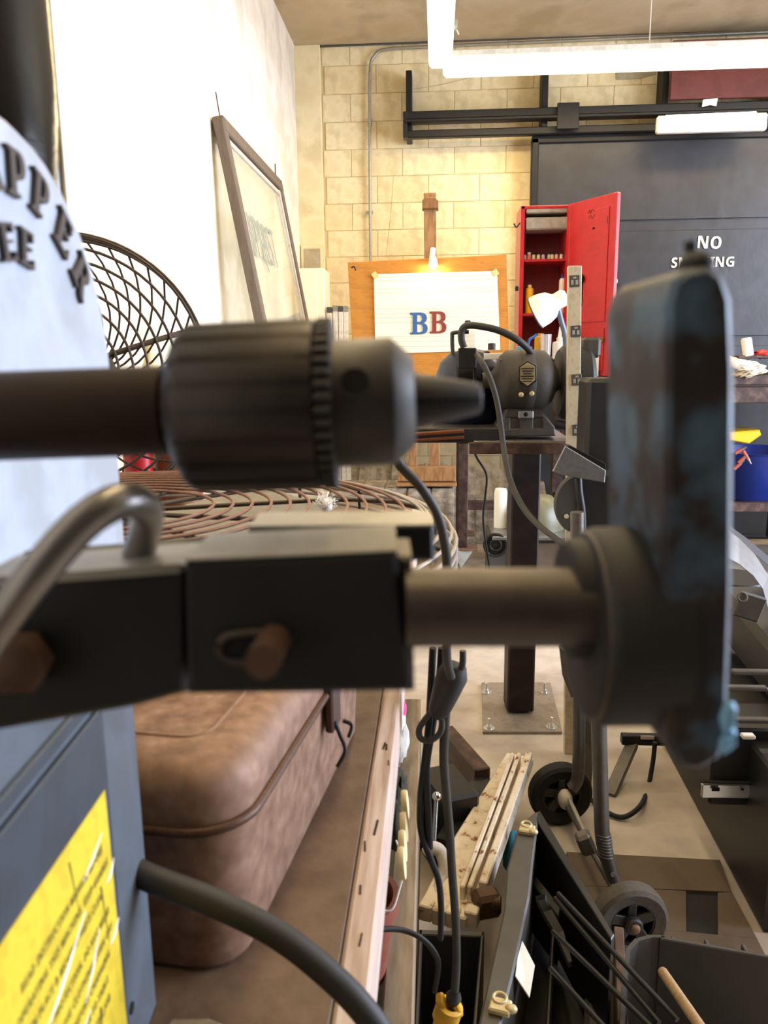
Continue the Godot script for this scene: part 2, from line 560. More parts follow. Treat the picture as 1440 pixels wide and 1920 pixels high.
# ---------------------------------------------------------------- the room
func room() -> void:
	struct("floor", S().box(Vector3(1.75, -0.1, -2), Vector3(5.84, 0.2, 8.7), Basis(), 0), M.floor, "dusty grey concrete floor of the workshop", "floor")
	struct("ceiling", S().box(Vector3(1.75, 3.7, -2), Vector3(5.84, 0.2, 8.7), Basis(), 0), M.ceiling, "tan painted ceiling above the tube lights", "ceiling")
	struct("wall_left", S().box(Vector3(-1.1, 1.8, -2), Vector3(0.16, 3.6, 8.6), Basis(), 0), M.wall, "smooth white wall at the left, brightly lit", "wall")
	var wb := struct("wall_back", S().box(Vector3(1.75, 1.8, -6.29), Vector3(5.7, 3.6, 0.17), Basis(), 0), M.joint, "cream painted concrete block wall at the back", "wall")
	struct("wall_front", S().box(Vector3(1.75, 1.8, 2.25), Vector3(5.84, 3.6, 0.16), Basis(), 0), M.dark_wall, "unseen wall behind the bench machine, made dark to cut bounced light", "wall")  # out of view; dark colour chosen to cut bounce onto the near faces
	var wr := S()
	wr.box(Vector3(4.67, 3.4, -2.5), Vector3(0.16, 0.4, 3.4), Basis(), 0)
	wr.box(Vector3(4.67, 1.8, -5.225), Vector3(0.16, 3.6, 2.15), Basis(), 0)
	wr.box(Vector3(4.67, 1.8, 0.65), Vector3(0.16, 3.6, 3.1), Basis(), 0)
	struct("wall_right", wr, M.plaster, "wall at the right with a wide open shutter doorway", "wall")
	# blocks of the back wall: courses of 0.19, blocks of 0.378, half bond
	var shared := {}
	for row in 19:
		var y := 0.06 + row * 0.1895
		var shift := 0.128 if row % 2 == 0 else 0.128 + 0.189
		var x := shift - 0.378 * 3.0
		while x < 4.6:
			var lo := maxf(x, -0.835)
			var hi := minf(x + 0.378, 4.55)
			if y < 2.75:
				hi = minf(hi, 0.76)
			if hi - lo > 0.05 and y > 0.0:
				var key := "%.3f" % (hi - lo)
				if not shared.has(key):
					shared[key] = S().box(Vector3.ZERO, Vector3(hi - lo - 0.003, 0.1865, 0.05), Basis(), 0.0035).mesh()
				var b := MeshInstance3D.new()
				b.name = "block"
				b.mesh = shared[key]
				b.position = Vector3((lo + hi) / 2.0, y + 0.095, -6.224 + rng.randf() * 0.002) - wb.position
				b.material_override = M.block_grey if y < 1.2 else ([M.block, M.block_b][rng.randi() % 2])
				wb.add_child(b, true)
			x += 0.378
	part(wb, "cement_patch", S().prism([Vector3(1.2586, 3.4488, -6.196), Vector3(1.5358, 3.4538, -6.196), Vector3(1.5494, 3.3428, -6.196), Vector3(1.4395, 3.3184, -6.196), Vector3(1.2722, 3.3164, -6.196)], Vector3(0, 0, 0.004), 0.002), M.block_grey)
	part(wb, "shadow_line_and_crack", S().tube(curve([Vector3(-0.1683, 3.2962, -6.197), Vector3(0.0432, 3.3254, -6.197), Vector3(0.2341, 3.3621, -6.197), Vector3(0.4991, 3.4172, -6.197)], 4), 0.003, 5).tube(curve([Vector3(-0.3156, 2.7119, -6.197), Vector3(-0.3375, 2.4507, -6.197), Vector3(-0.3762, 2.1467, -6.197)], 3), 0.0022, 5), M.joint)  # first tube draws a cable's thin shadow on the wall, second a crack
	struct("trim_1", S().box(Vector3(-0.93, 1.8, -6.18), Vector3(0.185, 3.6, 0.07), Basis(), 0.004), M.plaster, "plain cream pilaster in the back left corner", "pilaster")
	var kerb := []
	for k in 15:
		kerb.append(Vector3(-1.0 + k * 0.13, 0, 0))
	var kb := S()
	for k in 14:
		var h := 0.5 + rng.randf() * 0.1
		var h2 := 0.4 + rng.randf() * 0.14
		kb.prism([Vector3(-1.0 + k * 0.13, 0, -6.2), Vector3(-1.0 + k * 0.13, h, -6.2), Vector3(-1.0 + k * 0.13, h2 * 0.8, -5.98 + rng.randf() * 0.05), Vector3(-1.0 + k * 0.13, 0, -5.86)], Vector3(0.145, 0, 0), 0.01)
	struct("trim_2", kb, M.dirt, "rough broken concrete footing along the base of the back wall", "footing")
	# the black sliding steel door
	var door := struct("door_1", S().box(Vector3(2.6, 1.46, -6.1), Vector3(3.85, 2.9, 0.04), Basis(), 0.004), M.door, "large black sheet steel sliding door lettered in white", "door")
	for s in [[2.62, 0.58, "panel"], [1.9, 0.78, "panel"], [0.75, 1.45, "panel"]]:
		part(door, "panel", S().box(Vector3(2.615, s[0], -6.075), Vector3(3.8, s[1] - 0.035, 0.014), Basis(), 0.005), M.door)
	part(door, "frame", S().box(Vector3(0.70, 1.46, -6.07), Vector3(0.05, 2.9, 0.045), Basis(), 0.006).box(Vector3(2.6, 2.9, -6.07), Vector3(3.85, 0.05, 0.045), Basis(), 0.006), M.blackiron, "dark angle iron edge of the door")
	var bx := Basis.IDENTITY
	text(door, "lettering", "NO", 0.083, Vector3(1.9525, 2.1814, -6.06), Basis(Vector3.BACK, -0.05), M.sticker, "Droid Sans", 0.003)
	text(door, "lettering", "SMOKING", 0.068, Vector3(1.9168, 2.0464, -6.06), bx, M.sticker, "Droid Sans", 0.003)
	# sliding track
	var tr := thing("door_track", "black steel sliding door track on upright brackets across the wall", "door track", Vector3(2.6, 2.85, -6.1))
	part(tr, "rail", S().box(Vector3(2.17, 3.06, -6.0), Vector3(4.78, 0.055, 0.07), Basis(), 0.006).box(Vector3(2.17, 3.02, -5.985), Vector3(4.78, 0.02, 0.09), Basis(), 0.004), M.blackiron)
	part(tr, "rail", S().box(Vector3(2.17, 2.945, -6.02), Vector3(4.78, 0.05, 0.06), Basis(), 0.006), M.blackiron)
	for s in [[-0.195, 3.37, 2.92], [0.755, 3.36, 2.92], [1.575, 3.36, 2.92], [2.35, 3.46, 2.92], [3.3, 3.36, 2.92]]:
		part(tr, "bracket", S().box(Vector3(s[0], (s[1] + s[2]) / 2.0, -6.1), Vector3(0.042, s[1] - s[2], 0.16), Basis(), 0.005), M.blackiron)
	part(tr, "hanger_plate", S().box(Vector3(0.905, 3.02, -5.945), Vector3(0.15, 0.17, 0.02), Basis(), 0.004), M.blackiron)
	part(tr, "end_stop", S().box(Vector3(0.52 - 0.74, 3.0, -6.0), Vector3(0.03, 0.17, 0.09), Basis(), 0.004), M.blackiron)

# ---------------------------------------------------------------- things on and against the walls
func wall_things() -> void:
	var t := thing("maroon_panel", "dark maroon sheet panel with torn white sticker above the door track", "panel", Vector3(2.5, 3.09, -5.95))
	part(t, "panel", S().box(Vector3(2.62, 3.29, -5.96), Vector3(2.06, 0.37, 0.03), Basis(), 0.003), M.maroon)
	part(t, "sticker", S().prism([Vector3(1.8076, 3.0965, -5.94), Vector3(1.9061, 3.1037, -5.94), Vector3(1.8991, 3.0537, -5.94), Vector3(1.856, 3.0616, -5.94), Vector3(1.8036, 3.0496, -5.94)], Vector3(0, 0, 0.002)), M.sticker, "torn white paper sticker")
	# conduit
	t = thing("conduit", "grey galvanized conduit bending down the left of the block wall", "conduit", Vector3(-0.4879, 2.0685, -6.17))
	part(t, "pipe", S().tube(curve([Vector3(3.2053, 3.5958, -6.16), Vector3(2.2857, 3.58, -6.16), Vector3(1.05, 3.5701, -6.16), Vector3(-0.0718, 3.5619, -6.16), Vector3(-0.3684, 3.5541, -6.16), Vector3(-0.4453, 3.5148, -6.16), Vector3(-0.4771, 3.4282, -6.16), Vector3(-0.4857, 3.0727, -6.16), Vector3(-0.4911, 2.0675, -6.16), Vector3(-0.4901, 1.5188, -6.16)], 5), 0.0115, 10), M.galv)
	part(t, "coupling", S().tube([Vector3(-0.4853, 3.1015, -6.16), Vector3(-0.486, 3.0511, -6.16)], 0.016, 10), M.galv)
	part(t, "strap", S().box(Vector3(-0.4948, 2.457, -6.17), Vector3(0.055, 0.018, 0.02), Basis(), 0.003), M.galv)
	solo("ceiling_rod", "thin dark rod along the top of the back wall", "rod", S().tube([Vector3(-0.837, 3.5937, -6.17), Vector3(3.209, 3.6127, -6.17)], 0.008, 8), M.dark_grey)
	# tube lights
	var l := thing("ceiling_light", "long glowing tube light running across in front of the door", "light", Vector3(2.05, 3.1, -5.4), "ceiling tube lights")
	part(l, "lens", S().box(Vector3(2.04, 3.17, -5.4), Vector3(4.0, 0.09, 0.11), Basis(), 0.03), M.lens)
	part(l, "housing", S().box(Vector3(2.04, 3.235, -5.4), Vector3(4.02, 0.04, 0.13), Basis(), 0.006), M.white_metal)
	for x in [1.3, 2.6, 3.8]:
		part(l, "hanger", S().tube([Vector3(x, 3.25, -5.4), Vector3(x, 3.6, -5.4)], 0.004, 6), M.white_metal)
	l = thing("ceiling_light", "long glowing tube light running from the corner towards the camera", "light", Vector3(0.03, 3.1, -2.6), "ceiling tube lights")
	part(l, "lens", S().box(Vector3(0.022, 3.17, -2.68), Vector3(0.14, 0.09, 5.2), Basis(), 0.03), M.lens)
	part(l, "housing", S().box(Vector3(0.022, 3.235, -2.68), Vector3(0.15, 0.04, 5.22), Basis(), 0.006), M.white_metal)
	part(l, "clip", S().box(Vector3(0.1, 3.2, -4.82), Vector3(0.03, 0.05, 0.03), Basis(), 0.004).tube([Vector3(0.1, 3.2, -4.82), Vector3(0.125, 3.15, -4.82)], 0.006, 6), M.galv)
	for z in [-4.6, -2.6, -0.6]:
		part(l, "hanger", S().tube([Vector3(0.03, 3.25, z), Vector3(0.03, 3.6, z)], 0.004, 6), M.white_metal)
	l = thing("shop_light", "short two-tube shop light glowing cool white before the door track", "light", Vector3(1.97, 2.95, -5.8))
	part(l, "housing", S().box(Vector3(1.8335, 2.9122, -5.82), Vector3(0.72, 0.11, 0.05), Basis(), 0.01), M.white_metal)
	part(l, "tube", S().tube([Vector3(1.5211, 2.9304, -5.77), Vector3(2.1004, 2.9375, -5.77)], 0.03, 12), M.tube)
	part(l, "tube", S().tube([Vector3(1.5246, 2.8709, -5.77), Vector3(2.1054, 2.8751, -5.77)], 0.013, 12), M.tube)
	part(l, "mount", S().box(Vector3(1.8524, 2.9277, -5.88), Vector3(0.08, 0.05, 0.12), Basis(), 0.006), M.blackiron)
	# glass board leaning on the left wall
	var a: Vector3 = Vector3(-0.985, 2.4649, -3.8061)
	var b: Vector3 = Vector3(-0.985, 2.4683, -5.1496)
	var c: Vector3 = Vector3(-0.83, 1.5713, -3.5552)
	var u := (b - a).normalized()
	var dn := (c - a)
	dn = (dn - u * dn.dot(u)).normalized()
	var nn := u.cross(dn).normalized()
	if nn.x < 0.0: nn = -nn
	var L := (b - a).length()
	var H := 1.55
	var wbn := thing("glass_board", "large wood framed glass board leaning on the white wall with faint lettering", "board", a + dn * H + u * L / 2.0)
	var fr := Basis(u, -dn, u.cross(-dn))
	part(wbn, "frame_stile", S().box(a + dn * H / 2.0, Vector3(0.06, H, 0.05), fr, 0.006), M.frame_wood)
	part(wbn, "frame_stile", S().box(a + dn * H / 2.0 + u * L, Vector3(0.06, H, 0.05), fr, 0.006), M.frame_wood)
	part(wbn, "frame_rail", S().box(a + u * L / 2.0 + dn * 0.02, Vector3(L + 0.05, 0.07, 0.055), fr, 0.006), M.frame_wood)
	part(wbn, "frame_rail", S().box(a + u * L / 2.0 + dn * (H - 0.02), Vector3(L + 0.05, 0.06, 0.05), fr, 0.006), M.frame_wood)
	part(wbn, "bead", S().box(a + u * L / 2.0 + dn * 0.075, Vector3(L - 0.06, 0.025, 0.03), fr, 0.004).box(a + u * (L - 0.05) + dn * H / 2.0, Vector3(0.025, H - 0.1, 0.03), fr, 0.004), M.old_white)
	var pane := part(wbn, "pane", S().box(a + dn * H / 2.0 + u * L / 2.0, Vector3(L - 0.03, H - 0.03, 0.008), fr, 0.001), M.glass)
	text(pane, "lettering", "NUPQRST", 0.2, a + u * 0.374 + dn * 0.489 + nn * 0.012, Basis(u * 0.62, -dn, u.cross(-dn)), M.faint, "Droid Sans Mono", 0.002)
	part(wbn, "hanging_wire", S().tube([a + Vector3(-0.01, 0.12, 0), a + Vector3(0.01, -0.03, 0)], 0.003, 6).tube([b + Vector3(0, 0.1, 0.05), b + Vector3(0, -0.02, 0.05)], 0.004, 6), M.dark_grey)
	# wall cover and boards by the pilaster
	t = thing("wall_cover", "grey framed access cover on the corner pilaster", "cover", Vector3(-0.93, 1.6, -6.12))
	part(t, "frame", S().box(Vector3(-0.93, 1.98, -6.135), Vector3(0.165, 0.5, 0.02), Basis(), 0.006), M.plaster)
	part(t, "door", S().box(Vector3(-0.925, 1.97, -6.122), Vector3(0.12, 0.46, 0.012), Basis(), 0.003), M.block_grey)
	t = thing("white_cabinet", "narrow tall cream metal locker in the back left corner", "locker", Vector3(-0.92, 0, -5.9))
	part(t, "body", S().box(Vector3(-0.89, 1.01, -5.88), Vector3(0.21, 2.02, 0.3), Basis(), 0.008), M.locker)
	part(t, "door", S().box(Vector3(-0.915, 1.01, -5.72), Vector3(0.155, 2.0, 0.02), Basis(), 0.006), M.locker)
	for s in [[617, 0], [628, 1], [638, 0], [647, 1]]:
		var p: Vector3 = [Vector3(-0.7548, 1.752, -5.75), Vector3(-0.7127, 1.7624, -5.75), Vector3(-0.6746, 1.7582, -5.75), Vector3(-0.6404, 1.7577, -5.75)][[617, 628, 638, 647].find(s[0])]
		var lab: String = ["white metal shelf post beside the cream locker", "second white shelf post from the cream locker", "third white shelf post from the cream locker", "white shelf post half behind the orange drawing board"][[617, 628, 638, 647].find(s[0])]
		var q := thing("shelf_post", lab, "post", Vector3(p.x, 0, p.z), "white shelf posts")
		part(q, "post", S().box(Vector3(p.x, p.y / 2.0, p.z), Vector3(0.033, p.y, 0.05), Basis(), 0.004), M.white_metal)
		part(q, "cap", S().box(Vector3(p.x, p.y - 0.02, p.z + 0.002), Vector3(0.037, 0.04, 0.056), Basis(), 0.004), M.dark_grey if s[1] == 0 else M.galv)

# ---------------------------------------------------------------- easel, red cabinet, tall bench
func back_things() -> void:
	var e := thing("easel", "wooden studio easel with tall mast before the block wall", "easel", Vector3(0.0, 0.63, -4.78))
	part(e, "mast", S().box(Vector3(-0.0295, 1.7305, -4.72), Vector3(0.07, 1.15, 0.045), Basis(Vector3.BACK, 0.012), 0.004), M.oak)
	part(e, "top_block", S().prism([Vector3(-0.079, 2.2616, -4.75), Vector3(-0.0608, 2.2755, -4.75), Vector3(-0.0094, 2.2744, -4.75), Vector3(0.0118, 2.2568, -4.75), Vector3(0.0119, 2.2137, -4.75), Vector3(-0.079, 2.2156, -4.75)], Vector3(0, 0, 0.08), 0.004), M.oak_dark)
	var f0: Vector3 = Vector3(0.0941, 0.3013, -4.75)
	part(e, "leg", S().box(Vector3(f0.x - 0.1, 0.9, -4.8), Vector3(0.06, 0.54, 0.05), Basis(), 0.004), M.oak)
	part(e, "leg", S().box(Vector3(f0.x - 0.23, 0.9, -4.78), Vector3(0.05, 0.54, 0.05), Basis(), 0.004), M.oak)
	part(e, "tray", S().box(Vector3(-0.0535, 0.7087, -4.73), Vector3(0.35, 0.09, 0.05), Basis(), 0.004).box(Vector3(-0.0531, 0.6515, -4.7), Vector3(0.36, 0.015, 0.12), Basis(), 0.003), M.oak)
	var pl0 := S()
	var px1: float = Vector3(0.1135, 0.6316, -4.57).x
	for k in 5:
		pl0.prism([Vector3(px1 + (k - 5) * 0.14, 0, -4.98), Vector3(px1 + (k - 5) * 0.14, 0.63, -4.98), Vector3(px1 + (k - 5) * 0.14, 0.63, -4.66), Vector3(px1 + (k - 5) * 0.14, 0.5 + rng.randf() * 0.1, -4.6), Vector3(px1 + (k - 5) * 0.14, 0, -4.55)], Vector3(0.139, 0, 0), 0.008)
	solo("concrete_plinth", "rough dirt covered concrete plinth carrying the wooden easel", "plinth", pl0, M.dirt)
	part(e, "tray_support", S().box(Vector3(-0.0157, 1.2598, -4.6) + Vector3(0, -0.01, -0.05), Vector3(0.6, 0.03, 0.34), Basis(), 0.004), M.oak)
	var db := solo("drawing_board", "orange-brown drawing board standing on the wooden easel", "board", S().prism([Vector3(-0.4978, 1.9284, -4.62), Vector3(0.3913, 1.956, -4.62), Vector3(0.4175, 1.3067, -4.5), Vector3(-0.4605, 1.2784, -4.5)], Vector3(0, 0.002, -0.02), 0.003), M.orange_board)
	part(db, "clip", S().tube(curve([Vector3(-0.473, 1.8949, -4.58), Vector3(-0.4569, 1.8993, -4.57), Vector3(-0.4493, 1.8802, -4.58)], 4), 0.004, 6), M.blackiron)
	var pp := thing("paper_sheet", "large taped paper with two painted letters on the orange board", "paper", Vector3(0.0021, 1.4274, -4.5))
	part(pp, "sheet", S().prism([Vector3(-0.349, 1.8601, -4.597), Vector3(0.3381, 1.8662, -4.597), Vector3(0.3576, 1.4355, -4.518), Vector3(-0.3393, 1.4191, -4.518)], Vector3(0, 0, 0.002)), M.paper)
	var up2: Vector3 = (Vector3(0.0068, 1.8544, -4.597) - Vector3(0.0081, 1.4274, -4.518)).normalized()
	var tilt := Basis(Vector3.RIGHT, up2, Vector3.RIGHT.cross(up2))
	text(pp, "painted_letter", "B", 0.122, Vector3(-0.0966, 1.5836, -4.541), Basis(Vector3(0.93, 0, 0), up2, tilt.z), M.blue_ink, "Droid Serif", 0.004)
	text(pp, "painted_letter", "B", 0.122, Vector3(0.0106, 1.5881, -4.541), Basis(Vector3(0.88, 0, 0), up2, tilt.z), M.red_ink, "Droid Serif", 0.004)
	var rl := S()
	for k in 11:
		var f: float = [0.05, 0.1, 0.2, 0.25, 0.45, 0.51, 0.56, 0.62, 0.8, 0.86, 0.92][k]
		var p1: Vector3 = Vector3(-0.346, 1.86, -4.597)
		var p2: Vector3 = Vector3(-0.3393, 1.4191, -4.518)
		var q: Vector3 = p1.lerp(p2, f) + Vector3(0.35, 0.006, 0.0035)
		rl.box(q, Vector3(0.68, 0.0022, 0.001), tilt, 0)
	part(pp, "ruled_line", rl, M.rule).set_meta("kind", "stuff")
	for q in [Vector3(-0.3425, 1.8535, -4.59), Vector3(0.329, 1.8571, -4.59)]:
		part(pp, "tape", S().box(q, Vector3(0.03, 0.035, 0.002), tilt * Basis(Vector3.BACK, 0.6), 0), M.tape)
	# little clip lamp at the top of the board
	var cl := thing("clip_lamp", "small glowing clip lamp on the top edge of the drawing board", "lamp", Vector3(-0.0172, 1.9237, -4.6))
	part(cl, "clip", S().box(Vector3(-0.0202, 1.9608, -4.6), Vector3(0.03, 0.07, 0.05), Basis(Vector3.BACK, -0.1), 0.006), M.white_plastic)
	part(cl, "shade", S().lathe([Vector2(0.008, -0.03), Vector2(0.022, 0.0), Vector2(0.026, 0.03)], Vector3(-0.017, 1.9278, -4.56), Vector3(0, -1, 0.15), 16), M.white_plastic)
	part(cl, "bulb", S().ball(Vector3(-0.0169, 1.8984, -4.55), Vector3(0.018, 0.022, 0.018), Basis(), 12), glow("fff0c8", 6.0))
	var ol := OmniLight3D.new()
	ol.name = "clip_lamp_light"
	ol.position = Vector3(-0.0169, 1.8984, -4.55)
	ol.light_color = Color("ffe9b8")
	ol.light_energy = 0.09
	ol.light_size = 0.02
	ol.omni_range = 8.0
	ol.omni_attenuation = 2.0
	ol.shadow_enabled = true
	add_child(ol)
	# tall steel bench along the back
	var b0: Vector3 = Vector3(1.9691, 1.2122, -5)
	var by := b0.y
	var bn := thing("steel_bench", "long tall brown steel bench standing before the black door", "bench", Vector3(2.0, 0, -5.3))
	part(bn, "top", S().box(Vector3(2.15, by + 0.03, -5.35), Vector3(2.74, 0.06, 0.7), Basis(), 0.006), M.brown_steel)
	part(bn, "apron", S().box(Vector3(2.15, by - 0.06, -5.03), Vector3(2.66, 0.1, 0.04), Basis(), 0.005), M.brown_steel)
	for x in [0.86, 2.4, 3.4]:
		for z in [-5.03, -5.65]:
			part(bn, "leg", S().box(Vector3(x, by / 2.0 + 0.06, z), Vector3(0.075, by - 0.1, 0.075), Basis(), 0.006), M.brown_steel)
	part(bn, "lower_rail", S().box(Vector3(2.15, Vector3(1.9929, 0.453, -5.03).y, -5.03), Vector3(2.6, 0.06, 0.06), Basis(), 0.005).box(Vector3(2.15, Vector3(1.9929, 0.453, -5.03).y, -5.65), Vector3(2.6, 0.06, 0.06), Basis(), 0.005), M.brown_steel)
	for x in [0.86, 2.4, 3.4]:
		var w := part(bn, "caster", S().ring(Vector3(x - 0.03, 0.075, -5.0), Vector3(1, 0, 0.4), 0.055, 0.02, 24, 8), M.black_rubber)
		part(w, "caster_disc", S().lathe([Vector2(0, -0.012), Vector2(0.05, -0.012), Vector2(0.05, 0.012), Vector2(0, 0.012)], Vector3(x - 0.03, 0.075, -5.0), Vector3(1, 0, 0.4), 20), M.galv)
		part(w, "caster_fork", S().box(Vector3(x - 0.0, 0.14, -5.03), Vector3(0.1, 0.025, 0.12), Basis(), 0.004), M.galv)
	# red cabinet
	var ct := Vector3(0.5381, 2.3365, -5.35).y
	var cb := by + 0.06
	var x0: float = Vector3(0.54, 1.965, -5.35).x
	var x1: float = Vector3(0.8494, 1.9598, -5.35).x
	var rc := thing("red_cabinet", "tall red metal cabinet with its door swung open on the bench", "cabinet", Vector3((x0 + x1) / 2.0, cb, -5.5))
	var hh := ct - cb
	part(rc, "body", S().box(Vector3(x0 + 0.012, cb + hh / 2.0, -5.5), Vector3(0.026, hh, 0.3), Basis(), 0.003).box(Vector3(x1 - 0.008, cb + hh / 2.0, -5.5), Vector3(0.022, hh, 0.3), Basis(), 0.003).box(Vector3((x0 + x1) / 2.0, cb + hh - 0.01, -5.5), Vector3(x1 - x0, 0.02, 0.3), Basis(), 0.003).box(Vector3((x0 + x1) / 2.0, cb + 0.01, -5.5), Vector3(x1 - x0, 0.02, 0.3), Basis(), 0.003), M.red)
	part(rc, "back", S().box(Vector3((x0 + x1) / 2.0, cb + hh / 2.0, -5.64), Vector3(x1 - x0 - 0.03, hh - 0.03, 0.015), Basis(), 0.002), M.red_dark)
	for q in [Vector3(0.6913, 2.2576, -5.4), Vector3(0.6987, 2.0042, -5.4), Vector3(0.7086, 1.6643, -5.4)]:
		part(rc, "shelf", S().box(Vector3((x0 + x1) / 2.0, q.y, -5.5), Vector3(x1 - x0 - 0.04, 0.016, 0.27), Basis(), 0.002), M.red)
	part(rc, "hook", S().tube(curve([Vector3(0.5327, 2.2318, -5.34), Vector3(0.5088, 2.2049, -5.33), Vector3(0.4948, 2.2278, -5.33)], 5), 0.005, 6), M.blackiron)
	part(rc, "latch", S().box(Vector3(0.5217, 1.8282, -5.34), Vector3(0.02, 0.03, 0.03), Basis(), 0.004), M.blackiron)
	var dh: Vector3 = Vector3(0.836, 2.3398, -5.35)
	var df: Vector3 = Vector3(1.0581, 2.308, -4.98)
	var du := Vector3(df.x - dh.x, 0, df.z - dh.z).normalized()
	var dw := Vector2(df.x - dh.x, df.z - dh.z).length()
	var dn := Vector3(-du.z, 0, du.x)
	if dn.z < 0.0: dn = -dn
	var dbas := Basis(du, UP, du.cross(UP))
	var dc := Vector3(dh.x, cb + hh / 2.0, dh.z) + du * dw / 2.0
	var rd := part(rc, "door", S().box(dc, Vector3(dw, hh, 0.02), dbas, 0.003), M.red)
	part(rd, "door_panel", S().box(dc + dn * 0.012 + du * 0.02 + UP * 0.13, Vector3(dw - 0.13, hh - 0.4, 0.008), dbas, 0.003), M.red)
	part(rd, "door_panel", S().box(dc + dn * 0.012 + du * 0.02 - UP * (hh / 2.0 - 0.16), Vector3(dw - 0.13, 0.26, 0.008), dbas, 0.003), M.red)
	part(rd, "door_rim", S().box(dc + du * dw / 2.0, Vector3(0.035, hh, 0.035), dbas, 0.006).box(dc - du * (dw / 2.0 - 0.02), Vector3(0.035, hh, 0.03), dbas, 0.006), M.red)
	part(rd, "door_bar", S().box(dc + dn * 0.02 + du * 0.01 - UP * (hh / 2.0 - 0.22), Vector3(dw - 0.1, 0.03, 0.02), dbas, 0.004), M.oak_dark)
	part(rd, "hasp", S().ring(Vector3(1.0689, 1.8362, -5), Vector3(0.4, 0, 1), 0.016, 0.006, 16, 6), M.white_metal)
	part(rd, "hook", S().box(Vector3(0.9588, 2.1582, -5.12), Vector3(0.02, 0.012, 0.02), Basis(), 0.003).box(Vector3(1.0066, 2.0994, -5.06), Vector3(0.018, 0.05, 0.015), Basis(), 0.003), M.blackiron)
	for q in [[Vector3(0.8673, 2.2541, -5.13), Vector3(0.8841, 2.2705, -5.12), Vector3(0.8914, 2.2458, -5.12), Vector3(0.9109, 2.2712, -5.11), Vector3(0.9288, 2.2539, -5.1)], [Vector3(0.8813, 2.223, -5.13), Vector3(0.9014, 2.2364, -5.12), Vector3(0.9099, 2.2161, -5.11), Vector3(0.9326, 2.2385, -5.1)], [Vector3(1.0154, 2.2115, -5.02), Vector3(1.0226, 2.1903, -5.02), Vector3(1.0205, 2.1662, -5.02)]]:
		var pts := []
		for p in q:
			pts.append(p + dn * (0.0165 - (p - dc).dot(dn)))
		part(rd, "scribble", S().tube(curve(pts, 4), 0.0022, 5), M.maroon)
	part(rd, "clip_strip", S().box(Vector3(0.9199, 1.7982, -5.2), Vector3(0.03, 0.2, 0.03), Basis(), 0.006).ball(Vector3(0.9071, 1.8675, -5.18), Vector3(0.018, 0.025, 0.015)), M.blackiron)
	# things on its shelves
	solo("parts_bin", "pale grey metal bin under the top shelf of the red cabinet", "bin", S().box(Vector3(0.7056, 2.229, -5.45), Vector3(0.265, 0.075, 0.2), Basis(), 0.008), M.grey_tray)
	solo("flat_tray", "dull steel tray lying on the top shelf of the red cabinet", "tray", S().box(Vector3(0.7034, 2.3047, -5.45), Vector3(0.26, 0.028, 0.2), Basis(), 0.006), M.grey_tray)
	var xs := [985, 993, 1002, 1011, 1020, 1031, 1037, 1045, 1054]
	var lb := ["leftmost clear paint jar with dark lid on the red shelf", "widest paint jar with white lid and red label", "paint jar with dark lid just right of the white-lidded jar", "cream paint jar third from the white-lidded one", "paint jar with violet label in the middle of the red shelf", "greenish paint jar with pale label right of the violet one", "slim pale paint jar squeezed beside the greenish one", "pink-labelled paint jar second from the right on the red shelf", "rightmost paint jar on the red cabinet's middle shelf"]
	var jar_x := [Vector3(0.5784, 2.0129, -5.4), Vector3(0.6059, 2.0124, -5.4), Vector3(0.6368, 2.0119, -5.4), Vector3(0.6676, 2.0147, -5.4), Vector3(0.6984, 2.0141, -5.4), Vector3(0.7361, 2.0135, -5.4), Vector3(0.7566, 2.0131, -5.4), Vector3(0.784, 2.0127, -5.4), Vector3(0.8146, 2.0155, -5.4)]
	var shelf_y := Vector3(0.6987, 2.0042, -5.4).y + 0.008
	var jc := ["c6c9b8", "d9755f", "d8d4b8", "dcd0a0", "b7b0d0", "b9c4a4", "d9c3a4", "e0b0a4", "d6cfc0"]
	for k in 9:
		var p := Vector3(jar_x[k].x, shelf_y, -5.44)
		var j := thing("paint_jar", lb[k], "jar", p, "paint jars in the red cabinet")
		var r := 0.015 if k == 1 else 0.0115
		part(j, "glass", S().lathe([Vector2(0, 0), Vector2(r, 0.001), Vector2(r, 0.03), Vector2(r * 0.7, 0.036), Vector2(0, 0.037)], p, UP, 14), mat(jc[k], 0.3))
		part(j, "lid", S().lathe([Vector2(r * 0.75, 0.036), Vector2(r * 0.8, 0.05), Vector2(0, 0.051)], p, UP, 14), M.white_plastic if k == 1 else M.blackiron)
	bottle("glue_bottle", "bright yellow bottle with cream cap on the cabinet's lower shelf", Vector3(0.6135, 1.6734, -5.42), 0.026, 0.185, M.yellow, M.cream)
	bottle("spray_can", "white can with dark blue cap behind the lamp head", Vector3(0.8223, 1.6707, -5.42), 0.02, 0.25, M.white_plastic, M.blue_bin)
	# things before the cabinet
	var tote := solo("white_tub", "low white plastic tub under the bottles on the bench", "tub", S().box(Vector3(Vector3(0.7462, 1.2906, -5.1).x, by + 0.11, -5.2), Vector3(0.62, 0.1, 0.22), Basis(), 0.01), M.white_plastic)
	var ty := by + 0.16
	bottle("squeeze_bottle", "white squeeze bottle with pointed nozzle left of the power strip", Vector3(Vector3(0.7785, 1.3237, -5.08).x, ty, -5.15), 0.045, 0.13, M.white_plastic, M.white_plastic, true)
	bottle("amber_bottle", "amber yellow bottle behind the clear plastic cups", Vector3(Vector3(0.6718, 1.3227, -5.2).x, ty, -5.24), 0.04, 0.17, M.yellow_old, M.yellow_old)
	var cup := thing("plastic_cup", "clear plastic tumbler standing before the amber bottle", "cup", Vector3(Vector3(0.6894, 1.3245, -5.08).x, ty, -5.13))
